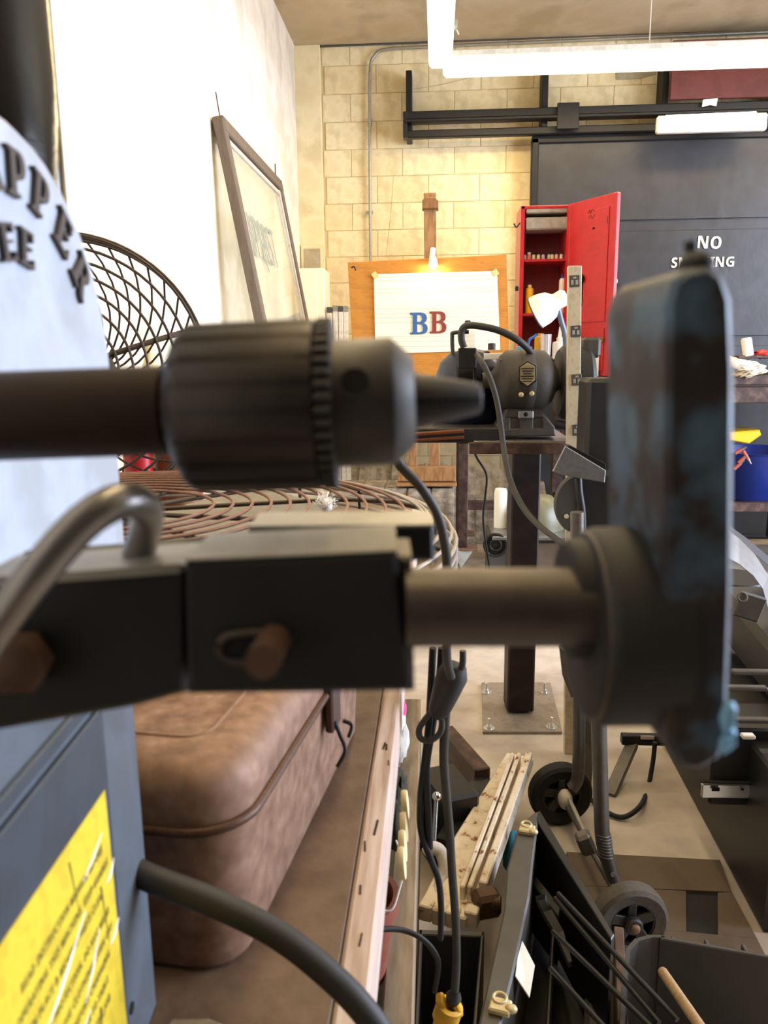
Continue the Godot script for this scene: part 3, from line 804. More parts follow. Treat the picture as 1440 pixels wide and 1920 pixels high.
	part(cup, "cup_wall", S().lathe([Vector2(0.03, 0.0), Vector2(0.036, 0.16), Vector2(0.034, 0.16), Vector2(0.028, 0.004)], cup.position, UP, 20), M.clear)
	bottle("blue_oil_can", "blue plastic oil can with a bent blue spout", Vector3(Vector3(0.5592, 1.3253, -5.1).x, ty, -5.15), 0.05, 0.1, mat("3a8fd0", 0.4), mat("3a8fd0", 0.4))
	solo("oil_spout", "thin blue bent spout of the oil can pointing right", "spout", S().tube(curve([Vector3(0.5758, 1.4567, -5.1), Vector3(0.5846, 1.499, -5.1), Vector3(0.6073, 1.5151, -5.1), Vector3(0.6299, 1.5311, -5.1)], 5), 0.008, 8), M.blue)
	var nt := thing("framed_notice", "printed notice in a blue frame right of the power strip", "notice", Vector3(0.9782, 1.2014, -5.05))
	part(nt, "frame", S().box(Vector3(0.9752, 1.3223, -5.06), Vector3(0.15, 0.27, 0.015), Basis(Vector3.UP, -0.35), 0.004), M.blue_bin)
	part(nt, "sheet", S().box(Vector3(0.9551, 1.3227, -5.04), Vector3(0.1, 0.235, 0.004), Basis(Vector3.UP, -0.35), 0.001), M.sticker)
	bottle("white_jar", "small white jar beside the blue framed notice", Vector3(Vector3(1.012, 1.3229, -5).x, by + 0.06, -5.12), 0.03, 0.24, M.white_plastic, M.white_plastic)
	var gl := thing("gooseneck_lamp", "white gooseneck desk lamp turned to the left", "lamp", Vector3(Vector3(0.7954, 1.3248, -5).x, by + 0.06, -5.02))
	var ax: Vector3 = (Vector3(0.611, 1.6592, -4.95) - Vector3(0.7671, 1.7348, -4.95)).normalized()
	part(gl, "lamp_shade", S().lathe([Vector2(0.0, -0.02), Vector2(0.035, -0.02), Vector2(0.052, 0.0), Vector2(0.05, 0.045), Vector2(0.058, 0.06), Vector2(0.082, 0.085), Vector2(0.096, 0.13), Vector2(0.1, 0.185), Vector2(0.094, 0.185), Vector2(0.09, 0.13), Vector2(0.05, 0.07)], Vector3(0.7637, 1.741, -4.95), (ax + Vector3(0, -0.05, -0.3)).normalized(), 32), M.white_plastic)
	part(gl, "shade_rim", S().ring(Vector3(0.7637, 1.741, -4.95) + (ax + Vector3(0, -0.05, -0.3)).normalized() * 0.186, ax + Vector3(0, -0.05, -0.3), 0.098, 0.005, 32, 6), M.dark_grey)
	part(gl, "neck", S().tube(curve([Vector3(0.7371, 1.6805, -4.97), Vector3(0.7568, 1.6118, -4.98), Vector3(0.7835, 1.5329, -4.99), Vector3(0.7942, 1.4533, -5), Vector3(0.8031, 1.194, -5.02)], 6), 0.018, 10), mat("66727c", 0.4, 0.3))
	part(gl, "base", S().lathe([Vector2(0, 0.03), Vector2(0.05, 0.028), Vector2(0.07, 0.0), Vector2(0, 0)], gl.position, UP, 24), M.white_plastic)
	# right-hand end of the bench
	var tb := thing("white_spray_can", "white can leaning on the tray at the right end of the bench", "can", Vector3(1.924, 1.3845, -5.1))
	part(tb, "can", S().lathe([Vector2(0, 0), Vector2(0.032, 0), Vector2(0.032, 0.1), Vector2(0.026, 0.11), Vector2(0, 0.112)], Vector3(1.9313, 1.3877, -5.12), Vector3(-0.2, 1, 0), 18), M.white_plastic)
	solo("shallow_shelf", "thin dark raised tray on the right end of the bench", "tray", S().box(Vector3(Vector3(1.9657, 1.3808, -5.15).x + 0.15, Vector3(1.9657, 1.3808, -5.15).y, -5.25), Vector3(0.5, 0.016, 0.3), Basis(), 0.003).box(Vector3(Vector3(1.9657, 1.3808, -5.15).x + 0.36, by + 0.1, -5.25), Vector3(0.02, 0.1, 0.28), Basis(), 0.003).box(Vector3(Vector3(1.9657, 1.3808, -5.15).x - 0.07, by + 0.1, -5.3), Vector3(0.02, 0.1, 0.1), Basis(), 0.003), M.brown_steel)
	solo("white_rag", "crumpled white and tan rags on the bench below the tray", "rag", S().ball(Vector3(1.8565, 1.3209, -5.06), Vector3(0.12, 0.045, 0.09), Basis(Vector3.BACK, -0.15), 28, 0.45, 3).ball(Vector3(1.9076, 1.2891, -5.02), Vector3(0.09, 0.03, 0.07), Basis(Vector3.BACK, 0.2), 24, 0.4, 5), M.rag)
	solo("red_cloth", "small red cloth lying at the far right on the tray", "cloth", S().ball(Vector3(2.0355, 1.3964, -5.15), Vector3(0.06, 0.025, 0.05), Basis(), 20, 0.35, 9), M.red)
	# below the bench at the right
	var bb: Vector3 = Vector3(2.0331, 0.4917, -5.1)
	var bin := thing("blue_bin", "deep blue plastic bin under the steel bench", "bin", Vector3(bb.x + 0.12, Vector3(2.0998, 0.4016, -5.3).y + 0.05, -5.4))
	part(bin, "body", S().lathe([Vector2(0.0, 0), Vector2(0.22, 0), Vector2(0.3, 0.3), Vector2(0.32, 0.32), Vector2(0.3, 0.32), Vector2(0.2, 0.02), Vector2(0, 0.02)], Vector3(bb.x + 0.12, Vector3(2.0998, 0.4016, -5.3).y + 0.05, -5.4), UP, 32), M.blue_bin)
	part(bn, "lower_shelf", S().box(Vector3(2.15, Vector3(2.0998, 0.4016, -5.3).y + 0.035, -5.35), Vector3(2.6, 0.02, 0.6), Basis(), 0.003), M.brown_steel)
	solo("yellow_tray", "yellow plastic tray lying across the blue bin", "tray", S().prism([Vector3(1.805, 0.9063, -5.15), Vector3(2.0508, 0.9256, -5.15), Vector3(2.0634, 0.8918, -5.15), Vector3(1.9919, 0.8377, -5.15), Vector3(1.841, 0.8654, -5.15)], Vector3(0, 0, -0.25), 0.006), M.yellow)
	for k in 4:
		var p: Vector3 = [Vector3(1.8776, 0.7864, -5.07), Vector3(1.9017, 0.7256, -5.07), Vector3(1.9252, 0.8031, -5.07), Vector3(1.8786, 0.6849, -5.07)][k]
		var q: Vector3 = [Vector3(1.9462, 0.8266, -5.07), Vector3(1.9564, 0.7795, -5.07), Vector3(1.9807, 0.7187, -5.07), Vector3(1.9394, 0.7458, -5.07)][k]
		var tl := thing("pliers", ["topmost red-handled tool in the blue bin", "red-handled tool below the topmost one in the blue bin", "steepest red-handled tool in the blue bin", "lowest red-handled tool in the blue bin"][k], "pliers", p, "red handled tools in the blue bin")
		part(tl, "handle", S().tube([p, p.lerp(q, 0.6)], 0.012, 8), mat("a04a3c", 0.5))
		part(tl, "jaw", S().tube([p.lerp(q, 0.6), q], [0.012, 0.005], 8), M.steel)
	# low steel frame table with casters at the left of the post
	var ft := thing("frame_table", "rusty brown steel frame table on casters behind the grinder", "table", Vector3(0.5, 0, -5.1))
	var fx: float = Vector3(0.1745, 0.6274, -5).x
	var fy: float = Vector3(0.1722, 0.8694, -5).y
	var ly: float = Vector3(0.1761, 0.4647, -5).y
	var lf: float = Vector3(0.1787, 0.1901, -5).y
	part(ft, "top", S().box(Vector3(fx + 0.22, fy + 0.02, -5.2), Vector3(0.54, 0.04, 0.5), Basis(), 0.005), M.brown_steel)
	for x in [fx, fx + 0.44]:
		for z in [-5.0, -5.42]:
			part(ft, "leg", S().box(Vector3(x, (fy + lf) / 2.0, z), Vector3(0.064, fy - lf, 0.064), Basis(), 0.005), M.brown_steel)
			var pl := part(ft, "caster", S().box(Vector3(x, lf - 0.006, z), Vector3(0.2, 0.014, 0.14), Basis(), 0.003), M.rust)
			part(pl, "wheel", S().ring(Vector3(x - 0.05, 0.075, z + 0.03), Vector3(1, 0, 0.5), 0.055, 0.02, 24, 8), M.black_rubber)
			part(pl, "wheel_disc", S().lathe([Vector2(0, -0.014), Vector2(0.05, -0.012), Vector2(0.05, 0.012), Vector2(0, 0.014)], Vector3(x - 0.05, 0.075, z + 0.03), Vector3(1, 0, 0.5), 20), M.galv)
			part(pl, "fork", S().prism([Vector3(x - 0.08, lf - 0.01, z + 0.05), Vector3(x + 0.06, lf - 0.01, z - 0.02), Vector3(x - 0.03, 0.06, z + 0.03)], Vector3(0.02, 0, 0.04), 0.003), M.galv)
	part(ft, "lower_rail", S().box(Vector3(fx + 0.22, ly, -5.0), Vector3(0.44, 0.055, 0.05), Basis(), 0.004), M.brown_steel)
	# boxes on the floor behind the post
	var cr := thing("low_crate", "grey crate with bright top on the floor behind the post", "crate", Vector3(Vector3(0.4879, 0.3426, -4.2).x, 0, -4.3))
	var cx: float = Vector3(0.5022, 0.3427, -4.2).x
	part(cr, "body", S().box(Vector3(cx, 0.22, -4.35), Vector3(0.42, 0.44, 0.36), Basis(), 0.008), M.dark_grey)
	part(cr, "front", S().box(Vector3(cx + 0.06, 0.22, -4.16), Vector3(0.3, 0.4, 0.02), Basis(), 0.004), M.board)
	part(cr, "top", S().box(Vector3(cx + 0.03, 0.45, -4.33), Vector3(0.46, 0.02, 0.42), Basis(), 0.004), M.sheetmetal)
	solo("round_vent", "dark round fan set in the end of the crate", "fan", S().ring(Vector3(0.3205, 0.4122, -4.13), Vector3.BACK, 0.06, 0.008, 24, 6).ring(Vector3(0.3205, 0.4122, -4.13), Vector3.BACK, 0.03, 0.006, 20, 6).lathe([Vector2(0, 0.0), Vector2(0.055, 0.0), Vector2(0.055, 0.012), Vector2(0, 0.012)], Vector3(0.322, 0.4073, -4.15), Vector3.BACK, 20), M.blackiron)
	solo("olive_bowl", "olive rounded bowl upturned on the crate behind the post", "bowl", S().lathe([Vector2(0.15, 0), Vector2(0.15, 0.06), Vector2(0.13, 0.13), Vector2(0.08, 0.18), Vector2(0, 0.195)], Vector3(cx + 0.06, 0.461, -4.35), UP, 28), mat("6f6d52", 0.4, 0, 4.0, M.block.albedo_texture))
	solo("white_can", "white can showing left of the post on the crate", "can", S().lathe([Vector2(0.0, 0), Vector2(0.036, 0), Vector2(0.036, 0.2), Vector2(0.03, 0.22), Vector2(0, 0.22)], Vector3(Vector3(0.3614, 0.6184, -4.3).x, 0.461, -4.35), UP, 24), M.white_plastic)
	solo("thin_lead", "thin dark lead hanging from the grinder stand to the floor", "cord", S().tube(curve([Vector3(0.1466, 1.0475, -3.1), Vector3(0.1637, 1.0096, -3.1), Vector3(0.2001, 0.9461, -3.1), Vector3(0.1972, 0.8607, -3.1), Vector3(0.1902, 0.7635, -3.1), Vector3(0.2093, 0.6212, -3.1), Vector3(0.2388, 0.4728, -3.15)], 6), 0.0045, 8), M.black_rubber)

func bottle(called: String, label: String, at: Vector3, r: float, h: float, m: Material, cap: Material, nozzle := false) -> void:
	var t := thing(called, label, "bottle", at)
	part(t, "body", S().lathe([Vector2(0, 0), Vector2(r * 0.95, 0), Vector2(r, h * 0.03), Vector2(r, h * 0.8), Vector2(r * 0.9, h * 0.86), Vector2(r * 0.45, h * 0.9), Vector2(0, h * 0.9)], at, UP, 24), m)
	if nozzle:
		part(t, "nozzle", S().lathe([Vector2(r * 0.45, h * 0.88), Vector2(r * 0.45, h * 1.05), Vector2(r * 0.3, h * 1.1), Vector2(r * 0.1, h * 1.6), Vector2(0, h * 1.61)], at, UP, 16), cap)
	else:
		part(t, "cap", S().lathe([Vector2(r * 0.5, h * 0.88), Vector2(r * 0.5, h * 0.99), Vector2(0, h)], at, UP, 16), cap)

# ---------------------------------------------------------------- grinder on its post
func grinder_things() -> void:
	var st := thing("grinder_stand", "brown square steel post with bolted base plate carrying the grinder", "stand", Vector3(0.34, 0, -3.0))
	part(st, "post", S().box(Vector3(0.335, 0.55, -2.99), Vector3(0.106, 1.06, 0.106), Basis(Vector3.UP, 0.06), 0.006), M.post)
	var bp := part(st, "base_plate", S().prism([Vector3(0.1809, 0, -2.7853), Vector3(0.4801, 0, -2.7988), Vector3(0.5008, 0, -3.2581), Vector3(0.2028, 0, -3.2456)], Vector3(0, 0.012, 0), 0.002), M.plate_steel)
	for q in [Vector3(0.2064, 0.012, -2.8103), Vector3(0.4443, 0.012, -2.8298), Vector3(0.4611, 0.012, -3.1519), Vector3(0.2169, 0.012, -3.1415)]:
		part(bp, "bolt", S().lathe([Vector2(0.022, 0), Vector2(0.022, 0.003), Vector2(0.012, 0.003), Vector2(0.012, 0.013), Vector2(0.006, 0.013), Vector2(0.006, 0.042), Vector2(0, 0.043)], q, UP, 12), M.zinc)
	var ty: float = Vector3(0.152, 1.1176, -2.72).y
	part(st, "top_plate", S().box(Vector3(0.3, ty - 0.004, -2.93), Vector3(0.34, 0.012, 0.42), Basis(), 0.002), M.steel)
	part(st, "edge_angle", S().box(Vector3(0.3, ty - 0.022, -2.715), Vector3(0.37, 0.04, 0.012), Basis(), 0.003).box(Vector3(0.3, ty - 0.022, -3.14), Vector3(0.37, 0.04, 0.012), Basis(), 0.003), M.brown_steel)
	part(st, "side_tray", S().box(Vector3(0.06, ty + 0.02, -2.86), Vector3(0.34, 0.05, 0.26), Basis(), 0.004), M.cast_dark)
	part(st, "grating", S().box(Vector3(-0.0034, 1.1493, -2.7), Vector3(0.2, 0.012, 0.03), Basis(Vector3.BACK, 0.06), 0.003).box(Vector3(-0.0033, 1.1293, -2.7), Vector3(0.2, 0.01, 0.03), Basis(Vector3.BACK, 0.06), 0.003), M.rust_orange, "rust-orange scraps of grating")
	# bench grinder
	var g := thing("bench_grinder", "old grey cast iron bench grinder with brass plate on the post", "grinder", Vector3(0.33, ty, -2.9))
	var c: Vector3 = Vector3(0.3143, 1.3204, -2.84)
	var s := 2.9 / 1480.0
	var X := Vector3(1, 0.0, -0.05).normalized()
	part(g, "motor", S().lathe([Vector2(14 * s, -78 * s), Vector2(15 * s, -62 * s), Vector2(24 * s, -55 * s), Vector2(44 * s, -46 * s), Vector2(53 * s, -36 * s), Vector2(54 * s, -10 * s), Vector2(54 * s, 18 * s), Vector2(52 * s, 32 * s), Vector2(40 * s, 46 * s), Vector2(22 * s, 54 * s), Vector2(16 * s, 62 * s), Vector2(16 * s, 82 * s)], c, X, 48), M.cast)
	part(g, "band", S().lathe([Vector2(54.2 * s, -12 * s), Vector2(55 * s, -11 * s), Vector2(55 * s, 10 * s), Vector2(54.2 * s, 11 * s)], c, X, 48), M.cast)
	for sg in [-1.0, 1.0]:
		part(g, "lug", S().box(c + X * (40 * s * sg) + Vector3(0, 36 * s, 10 * s), Vector3(0.03, 0.014, 0.06), Basis(Vector3.BACK, -0.4 * sg), 0.005), M.cast)
	var np := part(g, "name_plate", S().prism([Vector3(0.3074, 1.3893, -2.728), Vector3(0.3361, 1.3732, -2.727), Vector3(0.3386, 1.322, -2.722), Vector3(0.3087, 1.2992, -2.72), Vector3(0.2799, 1.3189, -2.722), Vector3(0.2793, 1.3702, -2.727)], Vector3(0, -0.001, 0.005), 0.001), M.cast_dark)
	part(np, "plate_face", S().prism([Vector3(0.3069, 1.3823, -2.722), Vector3(0.3319, 1.3698, -2.721), Vector3(0.3334, 1.3258, -2.716), Vector3(0.3079, 1.3066, -2.714), Vector3(0.2837, 1.3244, -2.716), Vector3(0.2832, 1.3667, -2.721)], Vector3(0, -0.001, 0.003)), M.brass)
	for k in 6:
		part(np, "print_line", S().box(Vector3(0.3065, 1.3631, -2.714) + Vector3(0, -0.0085 * k, 0.0018), Vector3(0.042 - 0.006 * (k % 3), 0.0035, 0.002), Basis(), 0), M.cast_dark)
	for q in [Vector3(0.2895, 1.2754, -2.735), Vector3(0.3253, 1.2788, -2.735)]:
		part(g, "screw", S().ball(q, Vector3(0.009, 0.009, 0.006), Basis(), 12), M.brass)
	# pedestal with two arched recesses
	var pd := S()
	pd.prism([Vector3(0.2478, 1.2281, -2.803), Vector3(0.3623, 1.2293, -2.803), Vector3(0.414, 1.1614, -2.79), Vector3(0.418, 1.1284, -2.785), Vector3(0.2075, 1.1254, -2.785), Vector3(0.2109, 1.1623, -2.79)], Vector3(0, 0, -0.16), 0.008)
	part(g, "pedestal", pd, M.cast)
	var pf := S()
	pf.prism([Vector3(0.2494, 1.2282, -2.8), Vector3(0.3619, 1.2294, -2.8), Vector3(0.3818, 1.1931, -2.79), Vector3(0.2381, 1.1919, -2.79)], Vector3(0, 0, -0.04), 0.004)
	pf.prism([Vector3(0.2025, 1.1562, -2.775), Vector3(0.4138, 1.1572, -2.775), Vector3(0.4176, 1.13, -2.77), Vector3(0.2045, 1.1269, -2.77)], Vector3(0, 0, -0.06), 0.005)
	pf.prism([Vector3(0.2381, 1.1956, -2.79), Vector3(0.2602, 1.1955, -2.79), Vector3(0.2598, 1.1486, -2.775), Vector3(0.2045, 1.1488, -2.775), Vector3(0.212, 1.1632, -2.78)], Vector3(0, 0, -0.05), 0.004)
	pf.prism([Vector3(0.2897, 1.1972, -2.79), Vector3(0.3394, 1.197, -2.79), Vector3(0.3389, 1.1483, -2.775), Vector3(0.293, 1.1484, -2.775)], Vector3(0, 0, -0.05), 0.004)
	pf.prism([Vector3(0.3688, 1.1987, -2.79), Vector3(0.3799, 1.1968, -2.79), Vector3(0.4125, 1.1623, -2.78), Vector3(0.414, 1.1517, -2.775), Vector3(0.3719, 1.1518, -2.775)], Vector3(0, 0, -0.05), 0.004)
	part(g, "pedestal_front", pf, M.cast)
	part(g, "switch_plate", S().box(Vector3(0.3118, 1.2056, -2.775), Vector3(0.05, 0.023, 0.004), Basis(), 0.002), M.zinc)
	part(g, "switch", S().ball(Vector3(0.3112, 1.206, -2.77), Vector3(0.008, 0.008, 0.008), Basis(), 12), M.hole)
	# right wheel and guard
	var w: Vector3 = c + X * (88 * s)
	part(g, "wheel_guard", S().lathe([Vector2(0, -28 * s), Vector2(58 * s, -28 * s), Vector2(66 * s, -20 * s), Vector2(66 * s, 20 * s), Vector2(58 * s, 28 * s), Vector2(0, 28 * s)], w + Vector3(0, -0.01, -0.02), X, 40), M.cast_dark)
	part(g, "wheel_guard", S().box(w + Vector3(0.05, 0.11, 0), Vector3(0.06, 0.07, 0.08), Basis(), 0.01), M.cast)
	part(g, "tool_rest", S().tube([Vector3(0.5054, 1.2638, -2.76), Vector3(0.5538, 1.2652, -2.76)], 0.013, 12).tube([Vector3(0.5414, 1.2635, -2.76), Vector3(0.5483, 1.2273, -2.76)], 0.016, 12), M.cast)
	part(g, "pin", S().tube([Vector3(0.4226, 1.1656, -2.85), Vector3(0.4885, 1.1558, -2.85)], 0.016, 10), M.cast_dark)
	# left wire wheel and bracket
	part(g, "wire_wheel", S().lathe([Vector2(0.0, -0.028), Vector2(0.055, -0.03), Vector2(0.058, -0.02), Vector2(0.058, 0.02), Vector2(0.055, 0.03), Vector2(0, 0.028)], Vector3(0.1039, 1.3233, -2.86), X, 36, 36, 0.05), mat("2e231d", 0.9, 0.1, 40.0, M.rust.albedo_texture))
	part(g, "shield_bracket", S().box(Vector3(0.1068, 1.3982, -2.76), Vector3(0.062, 0.07, 0.012), Basis(), 0.003).box(Vector3(0.1345, 1.365, -2.8), Vector3(0.012, 0.12, 0.05), Basis(), 0.003), M.blackiron)
	part(g, "wire_frame", S().tube(curve([Vector3(0.0654, 1.4111, -2.78), Vector3(0.0581, 1.4202, -2.78), Vector3(0.0558, 1.4739, -2.78), Vector3(0.0612, 1.4846, -2.78), Vector3(0.1121, 1.4875, -2.78)], 4), 0.007, 8), M.cast)
	part(g, "shield_knob", S().box(Vector3(0.1089, 1.5185, -2.8), Vector3(0.02, 0.016, 0.02), Basis(), 0.004), M.blackiron)
	part(g, "shield_glass", S().box(Vector3(0.1158, 1.4633, -2.82), Vector3(0.04, 0.06, 0.006), Basis(), 0.002), M.clear)
	part(g, "hose", S().tube(curve([Vector3(0.0956, 1.434, -2.76), Vector3(0.0862, 1.4643, -2.76), Vector3(0.0913, 1.4978, -2.76), Vector3(0.1218, 1.508, -2.76), Vector3(0.2028, 1.493, -2.76), Vector3(0.2661, 1.464, -2.76), Vector3(0.3103, 1.4319, -2.78), Vector3(0.3351, 1.403, -2.8)], 7), 0.0118, 12), M.rubber)
	solo("drooping_cable", "grey power cord drooping from the grinder past its post", "cord", S().tube(curve([Vector3(0.132, 1.4159, -2.8), Vector3(0.1489, 1.3927, -2.7), Vector3(0.1767, 1.3403, -2.68), Vector3(0.2001, 1.2704, -2.67), Vector3(0.2149, 1.1915, -2.66), Vector3(0.2234, 1.1224, -2.64), Vector3(0.2299, 1.0652, -2.6), Vector3(0.245, 1.0006, -2.56), Vector3(0.2781, 0.9326, -2.5), Vector3(0.3198, 0.889, -2.42), Vector3(0.3758, 0.8554, -2.3), Vector3(0.4003, 0.8072, -2.25)], 7), 0.0098, 10), M.cord)
	# welding helmet behind
	var hm := thing("welding_helmet", "glossy navy welding helmet behind the grinder's left wheel", "helmet", Vector3(0.12, ty + 0.045, -3.0))
	var hc: Vector3 = Vector3(0.1255, 1.2637, -3)
	part(hm, "shell", S().lathe([Vector2(0.13, -0.12), Vector2(0.135, -0.02), Vector2(0.13, 0.06), Vector2(0.11, 0.12), Vector2(0.07, 0.158), Vector2(0.0, 0.172)], hc, Vector3(0, 1, 0.1), 40), M.navy)
	part(hm, "window", S().box(Vector3(0.2076, 1.4042, -2.88), Vector3(0.075, 0.022, 0.006), Basis(Vector3.BACK, 0.02), 0.003), M.white_plastic, "pale reflective filter window")
	part(hm, "knob", S().lathe([Vector2(0.014, -0.01), Vector2(0.014, 0.014), Vector2(0, 0.016)], Vector3(0.2059, 1.4369, -3), UP, 16), M.cast)
	# tall outlet strip
	var ps := thing("power_strip", "tall cream painted outlet strip standing right of the grinder", "power strip", Vector3(0.5, 0, -2.62))
	var p0: Vector3 = Vector3(0.4408, 1.6847, -2.66)
	var p1: Vector3 = Vector3(0.4853, 0.81, -2.66)
	part(ps, "channel", bar(S(), p0, Vector3(p1.x, 0.0, p1.z), 0.042, 0.03), M.strip_paint)
	var pb := Basis(Vector3.BACK, (p1.x - p0.x) / (p0.y - p1.y))
	var k := 0
	for q in [Vector3(0.4399, 1.6374, -2.645), Vector3(0.4499, 1.4814, -2.645), Vector3(0.4582, 1.3269, -2.645), Vector3(0.4668, 1.1635, -2.645)]:
		var o := part(ps, "outlet", S().box(q, Vector3(0.033, 0.036, 0.006), pb, 0.002), M.dark_grey)
		part(o, "outlet_face", S().box(q + Vector3(-0.007, -0.004, 0.003), Vector3(0.008, 0.014, 0.002), pb, 0.0005).box(q + Vector3(0.007, -0.004, 0.003), Vector3(0.008, 0.014, 0.002), pb, 0.0005).box(q + Vector3(0, 0.01, 0.003), Vector3(0.01, 0.006, 0.002), pb, 0.0005), M.grey_tray)
	# sander with sheet metal scoop
	var sd := thing("belt_sander", "black bench machine with grey sheet metal scoop right of the post", "sander", Vector3(0.6, 0, -2.6))
	part(sd, "scoop", S().prism([Vector3(0.3735, 1.1497, -2.3), Vector3(0.3393, 1.0751, -2.3), Vector3(0.3765, 1.0626, -2.3), Vector3(0.4903, 1.0423, -2.3), Vector3(0.4917, 1.0782, -2.3)], Vector3(0, 0, -0.012), 0.002), M.sheetmetal, "dull grey folded sheet metal")
	part(sd, "scoop_rim", S().prism([Vector3(0.3751, 1.1485, -2.31), Vector3(0.4939, 1.0767, -2.31), Vector3(0.5037, 1.0887, -2.36), Vector3(0.3988, 1.1428, -2.36)], Vector3(0, 0, -0.05), 0.002), M.blackiron)
	part(sd, "body", S().box(Vector3(0.4974, 1.1868, -2.5), Vector3(0.09, 0.3, 0.16), Basis(), 0.012).box(Vector3(0.4926, 0.9651, -2.42), Vector3(0.11, 0.2, 0.14), Basis(), 0.01), M.black_plastic)
	var disc := []
	for j in 17:
		var t := PI * j / 16.0
		disc.append(Vector3(0.4241, 0.9662, -2.36) + Vector3(-sin(t) * 0.066, cos(t) * 0.088, 0))
	part(sd, "disc_guard", S().prism(disc, Vector3(0, 0, -0.03), 0.004, true), M.dark_grey)
	part(sd, "guard_hole", S().lathe([Vector2(0, 0), Vector2(0.007, 0), Vector2(0.007, 0.002), Vector2(0, 0.002)], Vector3(0.3937, 0.9302, -2.36), Vector3.BACK, 14), M.rag)
	part(sd, "arm", S().tube(curve([Vector3(0.4207, 1.047, -2.34), Vector3(0.4236, 1.0056, -2.33), Vector3(0.4336, 0.9494, -2.33), Vector3(0.4376, 0.8845, -2.33)], 4), 0.012, 8), M.black_plastic)
	part(sd, "upright", S().box(Vector3(Vector3(0.4871, 0.8644, -2.42).x, 0.45, -2.42), Vector3(0.05, 0.9, 0.06), Basis(), 0.006), M.tube_grey)

func outline(c: Vector3, ex: Vector3, ez: Vector3, w: float, l: float, r: float, y: float, seg := 7) -> Array:
	var out := []
	for k in 4:
		var sx: float = [1, 1, -1, -1][k]
		var sz: float = [-1, 1, 1, -1][k]
		for j in seg + 1:
			var t := -PI / 2 + PI / 2 * k + PI / 2 * j / seg
			out.append(Vector3(c.x, y, c.z) + ex * (sx * (w / 2.0 - r) + cos(t) * r) + ez * (sz * (l / 2.0 - r) + sin(t) * r))
	return out

func loft(s: Shape, rings: Array, cap0 := false, cap1 := true) -> Shape:
	var m: int = rings[0].size()
	var nn := []
	for i in rings.size():
		var line := []
		for j in m:
			var a: Vector3 = rings[i][(j + 1) % m] - rings[i][(j + m - 1) % m]
			var b: Vector3 = rings[mini(i + 1, rings.size() - 1)][j] - rings[maxi(i - 1, 0)][j]
			var o := a.cross(b).normalized()
			var mid := Vector3.ZERO
			for p in rings[i]:
				mid += p / m
			if o.dot(rings[i][j] - mid) < 0.0 and absf(o.dot((rings[i][j] - mid).normalized())) > 0.05:
				o = -o
			line.append(o)
		nn.append(line)
	for i in rings.size() - 1:
		for j in m:
			var k := (j + 1) % m
			s.tri(rings[i][j], rings[i][k], rings[i + 1][k], nn[i][j], nn[i][k], nn[i + 1][k])
			s.tri(rings[i][j], rings[i + 1][k], rings[i + 1][j], nn[i][j], nn[i + 1][k], nn[i + 1][j])
	for e in [[cap0, 0], [cap1, rings.size() - 1]]:
		if e[0]:
			var mid := Vector3.ZERO
			for p in rings[e[1]]:
				mid += p / m
			var other: Vector3 = rings[1 if e[1] == 0 else e[1] - 1][0]
			var o := (rings[e[1]][1] as Vector3 - mid).cross(rings[e[1]][m / 3] - mid).normalized()
			if o.dot(mid - other) < 0.0 : o = -o
			for j in m:
				s.tri(mid, rings[e[1]][j], rings[e[1]][(j + 1) % m], o, o, o)
	return s

# ---------------------------------------------------------------- clutter on the floor
func wheel(parent: Node3D, c: Vector3, ax: Vector3, r: float, tire: Material) -> void:
	var w := part(parent, "wheel", S().lathe([Vector2(r * 0.62, -0.022), Vector2(r * 0.9, -0.026), Vector2(r, -0.018), Vector2(r * 1.02, 0), Vector2(r, 0.018), Vector2(r * 0.9, 0.026), Vector2(r * 0.62, 0.022)], c, ax, 40, 40, 0.02), tire)
	part(w, "rim", S().lathe([Vector2(r * 0.64, -0.02), Vector2(r * 0.64, 0.02), Vector2(r * 0.56, 0.02), Vector2(r * 0.55, 0.0), Vector2(r * 0.2, -0.006)], c, ax, 36), M.case_black)
	var u := ax.cross(UP).normalized()
	var v := u.cross(ax).normalized()
	var s := S()
	for k in 5:
		var g := TAU * k / 5.0 + 0.3
		bar(s, c + ax * 0.006 + (u * cos(g) + v * sin(g)) * r * 0.2, c + ax * 0.01 + (u * cos(g) + v * sin(g)) * r * 0.6, 0.02, 0.026)
	part(w, "spokes", s, M.tray)
	var h := part(w, "wheel_hub", S().lathe([Vector2(r * 0.24, -0.03), Vector2(r * 0.24, 0.03), Vector2(r * 0.2, 0.034), Vector2(0, 0.034)], c, ax, 20), M.tray)
	h.name = "wheel_hub"
	part(w, "axle_end", S().ball(c + ax * 0.036, Vector3(0.012, 0.012, 0.008), Basis(), 12), M.rust)

